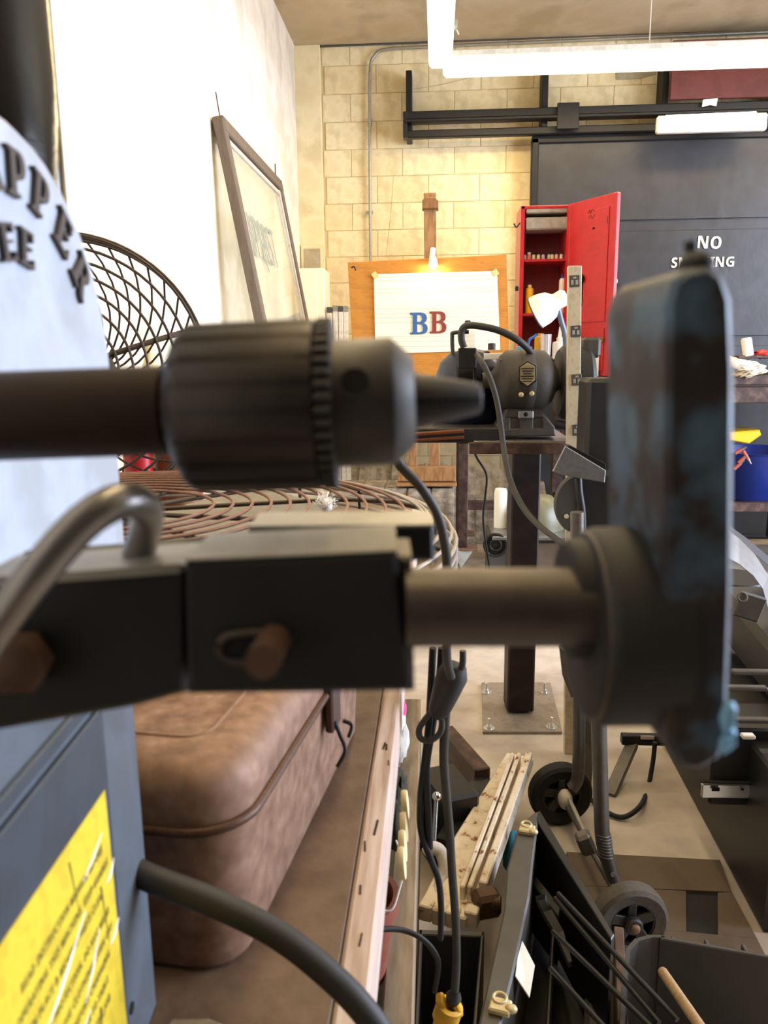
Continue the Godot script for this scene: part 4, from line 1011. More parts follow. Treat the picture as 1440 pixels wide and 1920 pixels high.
func floor_things() -> void:
	# timber rail of the low shelf under the bench
	solo("timber_rail", "long pale two-by-four rail running beside the bench", "timber", S().prism([Vector3(-0.0876, 0.41, -2.1914), Vector3(-0.0417, 0.41, -2.1933), Vector3(-0.0311, 0.41, -0.9911), Vector3(-0.0807, 0.41, -0.9884)], Vector3(0, -0.4, 0), 0.003), M.lumber)
	# hand truck
	var ht := thing("hand_truck", "grey tubular hand truck lying between the post and the black chest", "hand truck", Vector3(0.55, 0, -1.9))
	var wa: Vector3 = Vector3(0.3805, 0.1, -2.2179)
	var wb: Vector3 = Vector3(0.4618, 0.095, -1.6827)
	var ax := (wb - wa).normalized()
	wheel(ht, wa, ax, 0.097, M.tire)
	wheel(ht, wb, ax, 0.09, M.tire_dusty)
	part(ht, "axle", S().tube([wa, wb], 0.008, 10), M.tube_grey)
	part(ht, "axle_boss", S().ball(wa + ax * 0.05 + Vector3(0, 0.01, 0), Vector3(0.022, 0.03, 0.03), Basis(), 16), M.old_white)
	part(ht, "tube", S().tube(curve([Vector3(0.4065, 0.1439, -2.1717), Vector3(0.4213, 0.1714, -2.1727), Vector3(0.4233, 0.2435, -2.1728), Vector3(0.4156, 0.445, -2.1723), Vector3(0.4004, 0.7662, -2.1713), Vector3(0.3908, 0.9808, -2.1707)], 5), 0.0185, 14), M.tube_grey)
	part(ht, "tube", S().tube(curve([Vector3(0.4474, 0.1187, -1.7936), Vector3(0.4318, 0.1681, -1.7926), Vector3(0.4156, 0.2347, -1.7915), Vector3(0.4072, 0.3364, -1.7909), Vector3(0.3935, 0.5337, -1.79), Vector3(0.3805, 0.7498, -1.7892), Vector3(0.3748, 0.8543, -1.7888)], 5), 0.0185, 14), M.tube_grey)
	for k in 8:
		var p: Vector3 = (Vector3(0.4151, 0.2464, -1.7914)).lerp(Vector3(0.4256, 0.1875, -1.7921), k / 7.0)
		part(ht, "bend_ridge", S().ring(p, Vector3(0.1, 1, 0), 0.0185, 0.002, 18, 5), M.tube_grey)
	part(ht, "brace", S().tube([Vector3(0.394, 0.13, -2.1308), Vector3(0.4102, 0.1246, -1.9815), Vector3(0.4417, 0.1452, -1.7732)], 0.007, 8), M.galv)
	part(ht, "clamp", S().box(Vector3(0.3931, 0.1597, -1.8802), Vector3(0.04, 0.06, 0.04), Basis(Vector3.BACK, 0.4), 0.008), M.tube_grey)
	part(ht, "paddle", S().prism([Vector3(0.342, 0.619, -2.0772), Vector3(0.3537, 0.5333, -2.078), Vector3(0.3795, 0.47, -2.0797), Vector3(0.4091, 0.4697, -2.0817), Vector3(0.415, 0.6182, -2.0821)], Vector3(0, 0, -0.03), 0.008), M.tube_grey)
	# rust-flecked white rails
	var wr := thing("white_rails", "rust flecked white steel rails lying on the floor before the post", "rails", Vector3(0.0851, 0, -2.0515))
	part(wr, "plate", S().prism([Vector3(0.2228, 0.2, -2.2771), Vector3(0.3011, 0.2, -2.2475), Vector3(0.1189, 0.2, -1.6127), Vector3(0.0673, 0.2, -1.5297), Vector3(-0.0384, 0.2, -1.5618), Vector3(0.051, 0.2, -1.8325)], Vector3(0, -0.03, 0), 0.004), M.rail_white)
	for r in [[Vector3(0.2343, 0.21, -2.2098), Vector3(0.0622, 0.21, -1.5893), 0.012], [Vector3(0.2535, 0.21, -2.2107), Vector3(0.079, 0.21, -1.5902), 0.012], [Vector3(0.2843, 0.21, -2.2154), Vector3(0.1099, 0.21, -1.6063), 0.02]]:
		part(wr, "rail", bar(S(), r[0], r[1], r[2], 0.05, 0.003), M.rail_white)
	part(wr, "end_bracket", S().box(Vector3(0.117, 0.2, -1.5821), Vector3(0.06, 0.06, 0.05), Basis(Vector3.UP, 0.3), 0.01).tube([Vector3(0.114, 0.21, -1.5742), Vector3(0.147, 0.21, -1.5724)], 0.016, 12), M.bolt)
	for q in [Vector3(-0.017, 0.19, -1.5653), Vector3(0.0127, 0.19, -1.553), Vector3(0.0422, 0.19, -1.546), Vector3(0.0834, 0.19, -1.5499)]:
		part(wr, "end_tooth", S().box(q, Vector3(0.03, 0.04, 0.03), Basis(Vector3.UP, -0.3), 0.003), M.rail_white)
	part(wr, "stand", S().box(Vector3(0.0984, 0.085, -2.0266), Vector3(0.08, 0.16, 0.34), Basis(Vector3.UP, -0.35), 0.004), M.case_black)
	# dark things behind and under the rails
	solo("dark_batten", "dark brown batten leaning behind the white rails", "batten", bar(S(), Vector3(0.0375, 0.1, -2.4632), Vector3(0.1452, 0.1, -2.1917), 0.05, 0.18, 0.004), M.brown_steel)
	solo("black_box", "small black box on the floor beside the hanging cables", "box", S().box(Vector3(0.0351, 0.12, -2.034) , Vector3(0.12, 0.24, 0.18), Basis(Vector3.UP, 0.4), 0.01), M.case_black)
	var vh := thing("vise_handle", "chrome ball-ended handle standing up behind the cables", "handle", Vector3(-0.0021, 0.24, -1.7196))
	part(vh, "ball", S().ball(Vector3(0.0055, 0.3268, -1.8043), Vector3(0.012, 0.012, 0.012), Basis(), 16), M.chrome)
	part(vh, "rod", S().tube([Vector3(0.0042, 0.3165, -1.8042), Vector3(-0.0021, 0.2207, -1.7437)], 0.0055, 10), M.bright_steel)
	part(vh, "jaw", S().tube(curve([Vector3(-0.0186, 0.2368, -1.7025), Vector3(-0.0033, 0.2509, -1.7035), Vector3(0.0146, 0.2393, -1.7047), Vector3(0.0247, 0.2147, -1.6853), Vector3(0.0146, 0.1938, -1.6646), Vector3(0.0008, 0.183, -1.6036)], 4), 0.016, 10), M.old_white)
	# black tote at the foot of the cables
	var tt := thing("black_tote", "deep black open tote below the hanging yellow connector", "tote", Vector3(0.1, 0, -1.0))
	part(tt, "wall", S().prism([Vector3(-0.0296, 0.3, -1.3684), Vector3(0.098, 0.3, -1.3692), Vector3(0.0972, 0.3, -1.3546), Vector3(-0.0293, 0.3, -1.3537)], Vector3(0, -0.3, 0), 0.002), M.case_black)
	part(tt, "wall", S().prism([Vector3(-0.0296, 0.3, -1.3684), Vector3(-0.0222, 0.3, -1.3688), Vector3(-0.026, 0.3, -1.0706), Vector3(-0.0336, 0.3, -1.0702)], Vector3(0, -0.3, 0), 0.002), M.case_black)
	part(tt, "wall", S().prism([Vector3(0.0918, 0.3, -1.3688), Vector3(0.098, 0.3, -1.3692), Vector3(0.0653, 0.3, -1.0757), Vector3(0.0567, 0.3, -1.0752)], Vector3(0, -0.3, 0), 0.002), M.case_black)
	part(tt, "bottom", S().prism([Vector3(-0.0296, 0.3, -1.3684), Vector3(0.098, 0.3, -1.3692), Vector3(0.0653, 0.3, -1.0757), Vector3(-0.0336, 0.3, -1.0702)], Vector3(0, 0.008, 0), 0.002), M.black_rubber).position.y -= 0.3
	# open black case
	var cs := thing("black_case", "long black tool case lying open with brass latches along its edge", "case", Vector3(0.3, 0, -1.3))
	part(cs, "side_wall", S().prism([Vector3(0.2464, 0.36, -1.7011), Vector3(0.2303, 0.36, -1.6915), Vector3(0.1918, 0.36, -1.6403), Vector3(0.1503, 0.36, -1.4817), Vector3(0.1331, 0.36, -1.3548), Vector3(0.0614, 0.36, -1.0458), Vector3(0.0961, 0.36, -1.0477), Vector3(0.1357, 0.36, -1.1894), Vector3(0.1875, 0.36, -1.3944), Vector3(0.209, 0.36, -1.5131)], Vector3(0, -0.3, 0), 0.004), M.case_edge)
	part(cs, "back_wall", S().prism([Vector3(0.2464, 0.36, -1.7011), Vector3(0.3313, 0.36, -1.2994), Vector3(0.3225, 0.36, -1.2854), Vector3(0.2321, 0.36, -1.6655)], Vector3(0, -0.24, 0), 0.002), M.case_black)
	part(cs, "inner_rib", S().prism([Vector3(0.2233, 0.28, -1.5755), Vector3(0.2637, 0.28, -1.474), Vector3(0.2544, 0.28, -1.4416), Vector3(0.2143, 0.28, -1.5391)], Vector3(0, -0.12, 0), 0.003).prism([Vector3(0.2547, 0.24, -1.5252), Vector3(0.2639, 0.24, -1.5257), Vector3(0.1988, 0.24, -1.1725), Vector3(0.1896, 0.24, -1.172)], Vector3(0, -0.12, 0), 0.003), M.case_black)
	part(cs, "bottom", S().prism([Vector3(0.3005, 0.1, -2.0919), Vector3(0.3775, 0.1, -1.6666), Vector3(0.3456, 0.1, -1.3195), Vector3(0.1507, 0.1, -1.3088), Vector3(0.2068, 0.1, -1.7037)], Vector3(0, -0.1, 0), 0.003), M.case_black)
	for q in [[Vector3(0.2066, 0.365, -1.6128), Vector3(0.2193, 0.368, -1.6007)], [Vector3(0.108, 0.365, -1.1167), Vector3(0.1246, 0.368, -1.1101)]]:
		var la := part(cs, "latch", S().box(q[0], Vector3(0.035, 0.012, 0.03), Basis(Vector3.UP, -0.25), 0.003).ring(q[0] + Vector3(0, 0.006, -0.012), UP, 0.011, 0.003, 16, 6), M.brass)
		part(la, "latch_knob", S().ball(q[1], Vector3(0.011, 0.007, 0.009), Basis(), 12), M.brass)
	part(cs, "paper_label", S().prism([Vector3(0.1587, 0.3437, -1.3034), Vector3(0.1853, 0.2979, -1.2851), Vector3(0.1675, 0.2942, -1.2138), Vector3(0.1397, 0.3559, -1.1919)], Vector3(0.001, 0.002, 0)), M.sticker, "white paper label")
	part(cs, "felt_strip", S().sheet([Vector3(0.2013, 0.34, -1.4088), Vector3(0.2179, 0.3, -1.4145), Vector3(0.2411, 0.27, -1.3928), Vector3(0.2583, 0.25, -1.3398)], [Vector3(0.2212, 0.34, -1.4161), Vector3(0.2361, 0.3, -1.4231), Vector3(0.257, 0.27, -1.4009), Vector3(0.2651, 0.25, -1.3442)], Vector3(0, 0.012, 0)), M.dark_grey)
	var k := 0
	for q in [[Vector3(0.2377, 0.39, -1.3681), Vector3(0.3861, 0.37, -1.1012)], [Vector3(0.2318, 0.38, -1.3672), Vector3(0.3591, 0.36, -1.1039)], [Vector3(0.2169, 0.37, -1.2894), Vector3(0.3437, 0.36, -1.0959)], [Vector3(0.2023, 0.36, -1.2111), Vector3(0.2802, 0.36, -1.0724)]]:
		solo("steel_rod", ["uppermost of the thin black rods lying across the open case", "second thin black rod from the top across the open case", "third thin black rod lying across the open case", "lowest short black rod lying across the open case"][k], "rod", S().tube([q[0], q[1]], 0.0048, 8), M.blackiron, "black rods across the case")
		k += 1
	solo("rusty_strip", "narrow rust-edged dark strip inside the open case", "strip", bar(S(), Vector3(0.3932, 0.16, -1.5102), Vector3(0.3445, 0.16, -1.2599), 0.02, 0.1, 0.002), M.brown_steel)
	solo("grey_sleeve", "dark grey rounded sleeve lying in the case", "sleeve", S().prism([Vector3(0.3227, 0.16, -1.4833), Vector3(0.3489, 0.16, -1.5032), Vector3(0.379, 0.16, -1.4863), Vector3(0.3318, 0.16, -1.2592), Vector3(0.275, 0.16, -1.2561)], Vector3(0, -0.06, 0), 0.01), M.case_edge)
	solo("teal_cloth", "small teal cloth poking out beside the white rails", "cloth", S().ball(Vector3(0.2005, 0.12, -1.8899), Vector3(0.02, 0.06, 0.03), Basis(), 20, 0.25, 4), M.teal)
	# grey tray at the right
	var gt := thing("grey_tray", "dark grey moulded plastic tray in front of the dusty wheel", "tray", Vector3(0.65, 0, -1.2))
	part(gt, "back_wall", S().prism([Vector3(0.4228, 0.34, -1.3272), Vector3(0.6545, 0.34, -1.2769), Vector3(0.6511, 0.34, -1.2691), Vector3(0.4201, 0.34, -1.3174)], Vector3(0, -0.33, 0), 0.002), M.tray)
	part(gt, "corner_wall", S().sheet([Vector3(0.4248, 0.34, -1.3273), Vector3(0.4, 0.34, -1.326), Vector3(0.3727, 0.34, -1.3149), Vector3(0.3512, 0.34, -1.2895), Vector3(0.3283, 0.34, -1.2222), Vector3(0.2863, 0.34, -1.0586)], [Vector3(0.4248, 0.34, -1.3273) - Vector3(0, 0.33, 0), Vector3(0.4, 0.34, -1.326) - Vector3(0, 0.33, 0), Vector3(0.3727, 0.34, -1.3149) - Vector3(0, 0.33, 0), Vector3(0.3512, 0.34, -1.2895) - Vector3(0, 0.33, 0), Vector3(0.3283, 0.34, -1.2222) - Vector3(0, 0.33, 0), Vector3(0.2863, 0.34, -1.0586) - Vector3(0, 0.33, 0)], Vector3(0.006, 0, 0.006)), M.tray)
	part(gt, "ledge", S().box(Vector3(0.525, 0.26, -1.3333), Vector3(0.15, 0.03, 0.03), Basis(Vector3.UP, -0.1), 0.004), M.case_edge)
	for q in [Vector3(0.4524, 0.28, -1.3358), Vector3(0.513, 0.28, -1.331), Vector3(0.5784, 0.28, -1.3225)]:
		part(gt, "rib", S().box(q, Vector3(0.006, 0.08, 0.03), Basis(), 0.002), M.tray)
	for q in [Vector3(0.4924, 0.3, -1.3321), Vector3(0.5078, 0.3, -1.3343), Vector3(0.5224, 0.3, -1.331)]:
		part(gt, "screw", S().ball(q, Vector3(0.005, 0.005, 0.005), Basis(), 10), M.zinc)
	part(gt, "bottom", S().prism([Vector3(0.3596, 0.34, -1.3006), Vector3(0.6545, 0.34, -1.2769), Vector3(0.5658, 0.34, -1.074), Vector3(0.2946, 0.34, -1.0591)], Vector3(0, 0.01, 0), 0.002), M.case_black).position.y -= 0.32
	solo("wood_stick", "plain wooden stick leaning out of the grey tray", "stick", S().tube([Vector3(0.3941, 0.36, -1.2128), Vector3(0.4116, 0.4, -1.0346)], 0.0085, 10), M.stick)
	# fibre board with a cut-out on the floor
	var fb := S()
	fb.prism([Vector3(0.377, 0.012, -2.0562), Vector3(0.8005, 0.012, -2.0409), Vector3(0.784, 0.012, -1.905), Vector3(0.379, 0.012, -1.91)], Vector3(0, -0.012, 0), 0.001)
	fb.prism([Vector3(0.379, 0.012, -1.91), Vector3(0.6664, 0.012, -1.9032), Vector3(0.62, 0.012, -1.7504), Vector3(0.3907, 0.012, -1.7495)], Vector3(0, -0.012, 0), 0.001)
	fb.prism([Vector3(0.7469, 0.012, -1.901), Vector3(0.784, 0.012, -1.905), Vector3(0.7833, 0.012, -1.7336), Vector3(0.6931, 0.012, -1.7433)], Vector3(0, -0.012, 0), 0.001)
	fb.prism([Vector3(0.3907, 0.012, -1.7495), Vector3(0.62, 0.012, -1.7504), Vector3(0.6931, 0.012, -1.7433), Vector3(0.7833, 0.012, -1.7336), Vector3(0.7808, 0.012, -1.6644), Vector3(0.3861, 0.012, -1.6603)], Vector3(0, -0.012, 0), 0.001)
	solo("fibre_board", "brown fibre board with a rectangular cut-out flat on the floor", "board", fb, M.board)
	solo("dark_insert", "black square plate lying in the cut-out of the fibre board", "plate", S().prism([Vector3(0.6702, 0.004, -1.9141), Vector3(0.7512, 0.004, -1.9118), Vector3(0.6971, 0.004, -1.7533), Vector3(0.6235, 0.004, -1.7604)], Vector3(0, -0.003, 0)), M.black_rubber)
	# black chest at the right
	var ch := thing("black_chest", "large black steel chest on the floor at the right edge", "chest", Vector3(1.3, 0, -2.2))
	part(ch, "body", S().prism([Vector3(0.8351, 0, -2.7195), Vector3(0.8103, 0, -1.7678), Vector3(0.8103, 0, -1.7678) + Vector3(0.9, 0, 0), Vector3(0.8351, 0, -2.7195) + Vector3(0.9, 0, 0)], Vector3(0, 0.42, 0), 0.008), M.case_black)
	part(ch, "lid", S().box(Vector3(1.4, 0.52, -2.3), Vector3(0.9, 0.16, 0.7), Basis(Vector3.RIGHT, 0.12), 0.02), M.case_black)
	part(ch, "lid_band", S().box(Vector3(1.4, 0.44, -1.93), Vector3(0.92, 0.02, 0.05), Basis(), 0.004), M.case_edge)
	part(ch, "clasp", S().box(Vector3(0.8465, 0.7363, -2.1), Vector3(0.07, 0.07, 0.02), Basis(Vector3.BACK, -0.3), 0.004).ring(Vector3(0.8185, 0.7678, -2.08), Vector3(0, 0.5, 1), 0.012, 0.003, 14, 6), M.case_edge)
	var du := part(ch, "drawer_unit", S().box(Vector3(0.8136, 0.3438, -1.95) + Vector3(0.06, 0.0, -0.08), Vector3(0.3, 0.22, 0.16), Basis(), 0.006), M.case_black)
	var sl := part(du, "drawer_slide", S().box(Vector3(0.7724, 0.2903, -1.93), Vector3(0.155, 0.04, 0.012), Basis(Vector3.BACK, 0.02), 0.003), M.zinc, "bright zinc drawer slide")
	part(sl, "slide_hole", S().box(Vector3(0.7271, 0.2991, -1.918), Vector3(0.02, 0.01, 0.002), Basis(), 0.001).box(Vector3(0.7942, 0.301, -1.918), Vector3(0.008, 0.006, 0.002), Basis(), 0.001).box(Vector3(0.7667, 0.3187, -1.92), Vector3(0.155, 0.004, 0.012), Basis(), 0.001), M.hole)
	for q in [Vector3(0.8063, 0.6101, -1.95), Vector3(0.7964, 0.5664, -1.95), Vector3(0.8166, 0.4788, -1.95)]:
		part(ch, "side_slot", S().box(q, Vector3(0.1, 0.012, 0.02), Basis(), 0.003), M.case_edge)
	part(ch, "side_slot", S().box(Vector3(0.7388, 0.5191, -1.78), Vector3(0.03, 0.01, 0.02), Basis(), 0.003), M.old_white)
	var sb := thing("slotted_stand", "black slotted steel bar on grey legs behind the machine plate", "stand", Vector3(0.581, 0, -2.3858))
	part(sb, "bar", S().box(Vector3(0.7226, 0.1141, -2.55), Vector3(0.17, 0.035, 0.03), Basis(), 0.003), M.blackiron)
	for q in [Vector3(0.7201, 0.1302, -2.53)]:
		part(sb, "slot", S().box(q, Vector3(0.045, 0.013, 0.004), Basis(), 0.0018), M.old_white)
	part(sb, "leg", bar(S(), Vector3(0.6768, 0.0972, -2.55), Vector3(0.5675, 0, -2.3788), 0.04, 0.02, 0.003), M.tube_grey)
	solo("floor_cable", "thin black cable looping down to the floor by the slotted stand", "cable", S().tube(curve([Vector3(0.7371, 0.1286, -2.5), Vector3(0.7341, 0.0546, -2.5), Vector3(0.7074, -0.0153, -2.45), Vector3(0.6363, 0.03, -2.2715), Vector3(0.581, 0.012, -2.2394), Vector3(0.537, 0.012, -2.2604), Vector3(0.5015, 0.012, -2.3307)], 6), 0.008, 8), M.black_rubber)
	# bright steel sheets at the right edge
	solo("steel_sheet", "bright curved steel sheet curling off the chest at the right edge", "sheet", S().sheet([Vector3(0.9002, 0.8741, -2.5), Vector3(0.9576, 0.8312, -2.5), Vector3(1.0028, 0.7844, -2.48), Vector3(1.0365, 0.7237, -2.45), Vector3(1.0542, 0.653, -2.4)], [Vector3(0.8526, 0.8166, -2.35), Vector3(0.906, 0.7873, -2.35), Vector3(0.9508, 0.7513, -2.35), Vector3(0.9695, 0.719, -2.32), Vector3(0.9915, 0.635, -2.3)], Vector3(0, 0.002, 0.002)), M.sheetmetal, "steel sheets")
	solo("steel_sheet", "narrow folded steel strip above the curled sheet at the right edge", "sheet", S().sheet([Vector3(0.9709, 0.8498, -2.7), Vector3(1.0607, 0.785, -2.7), Vector3(1.1557, 0.7068, -2.7)], [Vector3(0.9369, 0.8437, -2.6), Vector3(1.0237, 0.7793, -2.6), Vector3(1.1156, 0.7001, -2.6)], Vector3(0, 0.002, 0.002)), M.bright_steel, "steel sheets")
	solo("black_drum", "round black drum behind the curled steel sheets", "drum", S().lathe([Vector2(0, 0), Vector2(0.14, 0), Vector2(0.14, 0.55), Vector2(0.12, 0.58), Vector2(0, 0.58)], Vector3(Vector3(1.123, 0.5763, -2.9).x, 0, -2.95), UP, 28), M.case_black)

# ---------------------------------------------------------------- bench, toolbox, fans, cables
func bench_things() -> void:
	var B := 0.99
	var be := thing("workbench", "heavy wooden workbench with grimy dark top and pale rough edge board", "workbench", Vector3(-0.5, 0, -1.0))
	part(be, "top", S().box(Vector3(-0.542, B - 0.002, -0.95), Vector3(0.95, 0.004, 2.7), Basis(), 0.001).box(Vector3(-0.542, B - 0.024, -0.95), Vector3(0.95, 0.04, 2.7), Basis(), 0.003), M.bench_top)
	var ap := part(be, "edge_board", S().box(Vector3(-0.0545, B - 0.03, -0.95), Vector3(0.023, 0.06, 2.7), Basis(), 0.003), M.apron, "pale raw wood edge board with cracks")
	var cr := S()
	for k in 7:
		cr.box(Vector3(-0.061 + rng.randf() * 0.013, B + 0.0001, -0.45 - rng.randf() * 0.35), Vector3(0.0012 + rng.randf() * 0.0012, 0.0006, 0.006 + rng.randf() * 0.02), Basis(UP, rng.randf_range(-0.1, 0.1)), 0)
	part(ap, "crack", cr, M.crack).set_meta("kind", "stuff")
	for q in [Vector3(-0.17, 0.475, -0.3), Vector3(-0.17, 0.475, -2.2), Vector3(-0.95, 0.475, -0.3), Vector3(-0.95, 0.475, -2.2)]:
		part(be, "leg", S().box(q, Vector3(0.09, 0.95, 0.09), Basis(), 0.004), M.lumber)
	part(be, "shelf", S().box(Vector3(-0.55, 0.38, -1.2), Vector3(0.9, 0.03, 2.1), Basis(), 0.003), M.board)
	# toolbox
	var c0 := Vector3(-0.131, B, -0.458)
	var ef := Vector3(0.046, 0, -0.37).normalized()
	var er := Vector3(-ef.z, 0, ef.x)
	var W := 0.22
	var L := 0.40
	var cc := c0 - er * W / 2.0 + ef * L / 2.0
	var t := thing("toolbox", "rusty brown steel toolbox with rounded lid on the bench", "toolbox", cc)
	var sy := B + 0.112
	part(t, "body", loft(S(), [outline(cc, er, ef, W - 0.016, L - 0.016, 0.03, B), outline(cc, er, ef, W - 0.008, L - 0.008, 0.034, B + 0.006), outline(cc, er, ef, W - 0.004, L - 0.004, 0.036, B + 0.05), outline(cc, er, ef, W, L, 0.038, sy)], true, true), M.rust)
	part(t, "lid", loft(S(), [outline(cc, er, ef, W + 0.004, L + 0.004, 0.04, sy), outline(cc, er, ef, W + 0.004, L + 0.004, 0.04, sy + 0.018), outline(cc, er, ef, W, L, 0.04, sy + 0.028), outline(cc, er, ef, W - 0.012, L - 0.012, 0.036, sy + 0.037), outline(cc, er, ef, W - 0.03, L - 0.03, 0.032, sy + 0.042), outline(cc, er, ef, W - 0.06, L - 0.06, 0.03, sy + 0.0435)], false, true), M.rust)
	part(t, "lid_bead", S().tube(outline(cc, er, ef, W + 0.007, L + 0.007, 0.042, sy + 0.001), 0.0036, 8, true), M.bead, "worn pale bead")
	part(t, "lid_crease", S().tube(outline(cc, er, ef, W - 0.075, L - 0.09, 0.02, sy + 0.0425), 0.0024, 6, true), M.rust)
	var lp := Vector3(-0.1, B, -0.70) + er * 0.003
	lp = c0 + ef * 0.235
	var la := part(t, "latch", S().box(lp + er * 0.006 + UP * 0.1, Vector3(0.008, 0.05, 0.03), Basis(er, UP, er.cross(UP)), 0.002), M.brown_steel)
	part(la, "latch_wire", S().tube(curve([lp + er * 0.01 + UP * 0.085 - ef * 0.01, lp + er * 0.014 + UP * 0.07 - ef * 0.006, lp + er * 0.02 + UP * 0.058 - ef * 0.012, lp + er * 0.014 + UP * 0.045 - ef * 0.02], 5), 0.002, 6).tube(curve([lp + er * 0.012 + UP * 0.075 + ef * 0.014, lp + er * 0.02 + UP * 0.07 + ef * 0.016, lp + er * 0.018 + UP * 0.06 + ef * 0.01], 5), 0.002, 6), M.blackiron)
	# big fan lying on the bench
	var fc := EYE + RT * -0.39 + FW * 1.08 - UP * 0.215
	var f1 := thing("drum_fan", "large round wire fan lying flat above the far end of the bench", "fan", Vector3(fc.x, B, fc.z))
	var R := 0.485
	for k in 15:
		var r := 0.15 + k * 0.027 if k < 12 else R - 0.03 + (k - 12) * 0.014
		part(f1, "guard_ring", S().ring(Vector3(fc.x, fc.y + 0.01 - 0.03 * pow(r / R, 8.0), fc.z), UP, r, 0.0024, 72, 6), M.wire_rust if k < 11 else M.wire_pale)
	for k in 3:
		part(f1, "rim_ring", S().ring(Vector3(fc.x, fc.y - 0.03 - 0.014 * k, fc.z), UP, R + 0.004, 0.003, 72, 6), M.wire_pale)
	for k in 12:
		var g := TAU * k / 12.0 + 0.2
		var dir := Vector3(cos(g), 0, sin(g))
		var pts := []
		for j in 8:
			var r := 0.03 + j * (R - 0.03) / 7.0
			pts.append(Vector3(fc.x, fc.y + 0.005 - 0.03 * pow(r / R, 8.0), fc.z) + dir * r)
		pts.append(Vector3(fc.x, fc.y - 0.06, fc.z) + dir * (R + 0.002))
		part(f1, "guard_spoke", S().tube(pts, 0.0034, 6), M.wire)
	for k in 4:
		var g := TAU * k / 4.0 + 0.35
		var d1 := Vector3(cos(g), 0, sin(g))
		var d2 := Vector3(cos(g + 0.7), 0, sin(g + 0.7))
		part(f1, "blade", S().sheet([Vector3(fc.x, fc.y - 0.018, fc.z) + d1 * 0.08, Vector3(fc.x, fc.y - 0.018, fc.z) + d1 * 0.4], [Vector3(fc.x, fc.y - 0.05, fc.z) + d2 * 0.08, Vector3(fc.x, fc.y - 0.05, fc.z) + d2 * 0.4], Vector3(0, 0.002, 0)), M.blade)
	part(f1, "motor", S().lathe([Vector2(0, 0.0), Vector2(0.11, 0.0), Vector2(0.11, 0.02), Vector2(0.07, 0.03), Vector2(0.07, 0.16), Vector2(0.05, 0.19), Vector2(0, 0.195)], Vector3(fc.x, B, fc.z), UP, 28), M.cast_dark)
	for g in [0.3, -2.9, -1.3]:
		var dir := Vector3(cos(g), 0, sin(g))
		part(f1, "foot", S().tube([Vector3(fc.x, fc.y - 0.05, fc.z) + dir * R * 0.98, Vector3(fc.x, B + 0.01, fc.z) + dir * 0.3, Vector3(fc.x, B + 0.01, fc.z) + dir * 0.08], 0.009, 8), M.cast_dark)
	var ln := S()
	var lc: Vector3 = Vector3(-0.1417, 1.2212, -0.9928)
	for k in 90:
		var d := Vector3(rng.randfn(), absf(rng.randfn()), rng.randfn()).normalized()
		ln.tube([lc, lc + d * 0.008 + Vector3(rng.randfn(), rng.randfn(), rng.randfn()) * 0.004, lc + d * rng.randf_range(0.010, 0.02)], 0.0006, 4)
	ln.ball(lc, Vector3(0.009, 0.008, 0.009), Basis(), 12, 0.3, 2)
	tag(solo("lint_tuft", "white tuft of lint caught on the lying fan's wires", "lint", ln, M.lint), "", "", "", "stuff")
	# upright fan behind
	var ff: Vector3 = Vector3(-0.7367, 1.3813, -1.5746)
	var n2 := (Vector3(0.25, 0.05, 1)).normalized()
	var f2 := thing("standing_fan", "wire basket fan standing upright behind the bench machine", "fan", Vector3(ff.x, B, ff.z))
	var rr := 0.268
	for k in 9:
		var r := rr * (0.2 + 0.8 * k / 8.0)
		part(f2, "guard_ring", S().ring(ff + n2 * (0.02 + 0.075 * (1.0 - pow(r / rr, 3.0))), n2, r, 0.003, 56, 6), M.wire)
	for k in 3:
		part(f2, "rim_ring", S().ring(ff - n2 * (0.028 * k), n2, rr + 0.006 - 0.002 * k, 0.005 if k == 1 else 0.0032, 64, 6), M.wire)
	var u := n2.cross(UP).normalized()
	var v2 := u.cross(n2).normalized()
	for k in 40:
		var pts := []
		for j in 9:
			var r := rr * (0.12 + 0.88 * j / 8.0)
			var g := TAU * k / 40.0 + 0.9 * (1.0 - float(j) / 8.0)
			pts.append(ff + (u * cos(g) + v2 * sin(g)) * r - n2 * (0.055 + 0.09 * (1.0 - pow(r / rr, 3.0))))
		part(f2, "guard_wire", S().tube(pts, 0.0025, 5), M.wire)
	for k in 3:
		var g := TAU * k / 3.0 + 0.72
		var pts := []
		for j in 7:
			var r := rr * (0.1 + 0.9 * j / 6.0)
			pts.append(ff + (u * cos(g) + v2 * sin(g)) * r + n2 * (0.014 + 0.075 * (1.0 - pow(r / rr, 3.0))))
		part(f2, "guard_arm", S().tube(pts, 0.0055, 8), M.wire)
	part(f2, "motor", S().lathe([Vector2(0, -0.16), Vector2(0.07, -0.15), Vector2(0.075, -0.05), Vector2(0.04, 0.0), Vector2(0, 0.01)], ff, n2, 28), M.cast_dark)
	part(f2, "yoke", S().tube([Vector3(ff.x, B, ff.z - 0.06), ff - n2 * 0.1], 0.014, 10).box(Vector3(ff.x, B + 0.012, ff.z - 0.06), Vector3(0.3, 0.024, 0.22), Basis(), 0.008), M.cast_dark)
	# things on the far end of the bench
	solo("blue_carton", "small blue carton seen through the standing fan", "carton", S().prism([Vector3(-0.6954, 1.5223, -2.0083), Vector3(-0.6645, 1.5233, -2.0104), Vector3(-0.671, 1.4179, -2.0099), Vector3(-0.7022, 1.4182, -2.0079)], FW * 0.08, 0.002), M.blue).position.y = B + 0.001
	solo("orange_carton", "orange topped carton right of the blue carton", "carton", S().prism([Vector3(-0.6798, 1.4965, -2.0595), Vector3(-0.6411, 1.4988, -2.062), Vector3(-0.6462, 1.4108, -2.0617), Vector3(-0.685, 1.4112, -2.0591)], FW * 0.08, 0.002), M.orange).position.y = B + 0.001
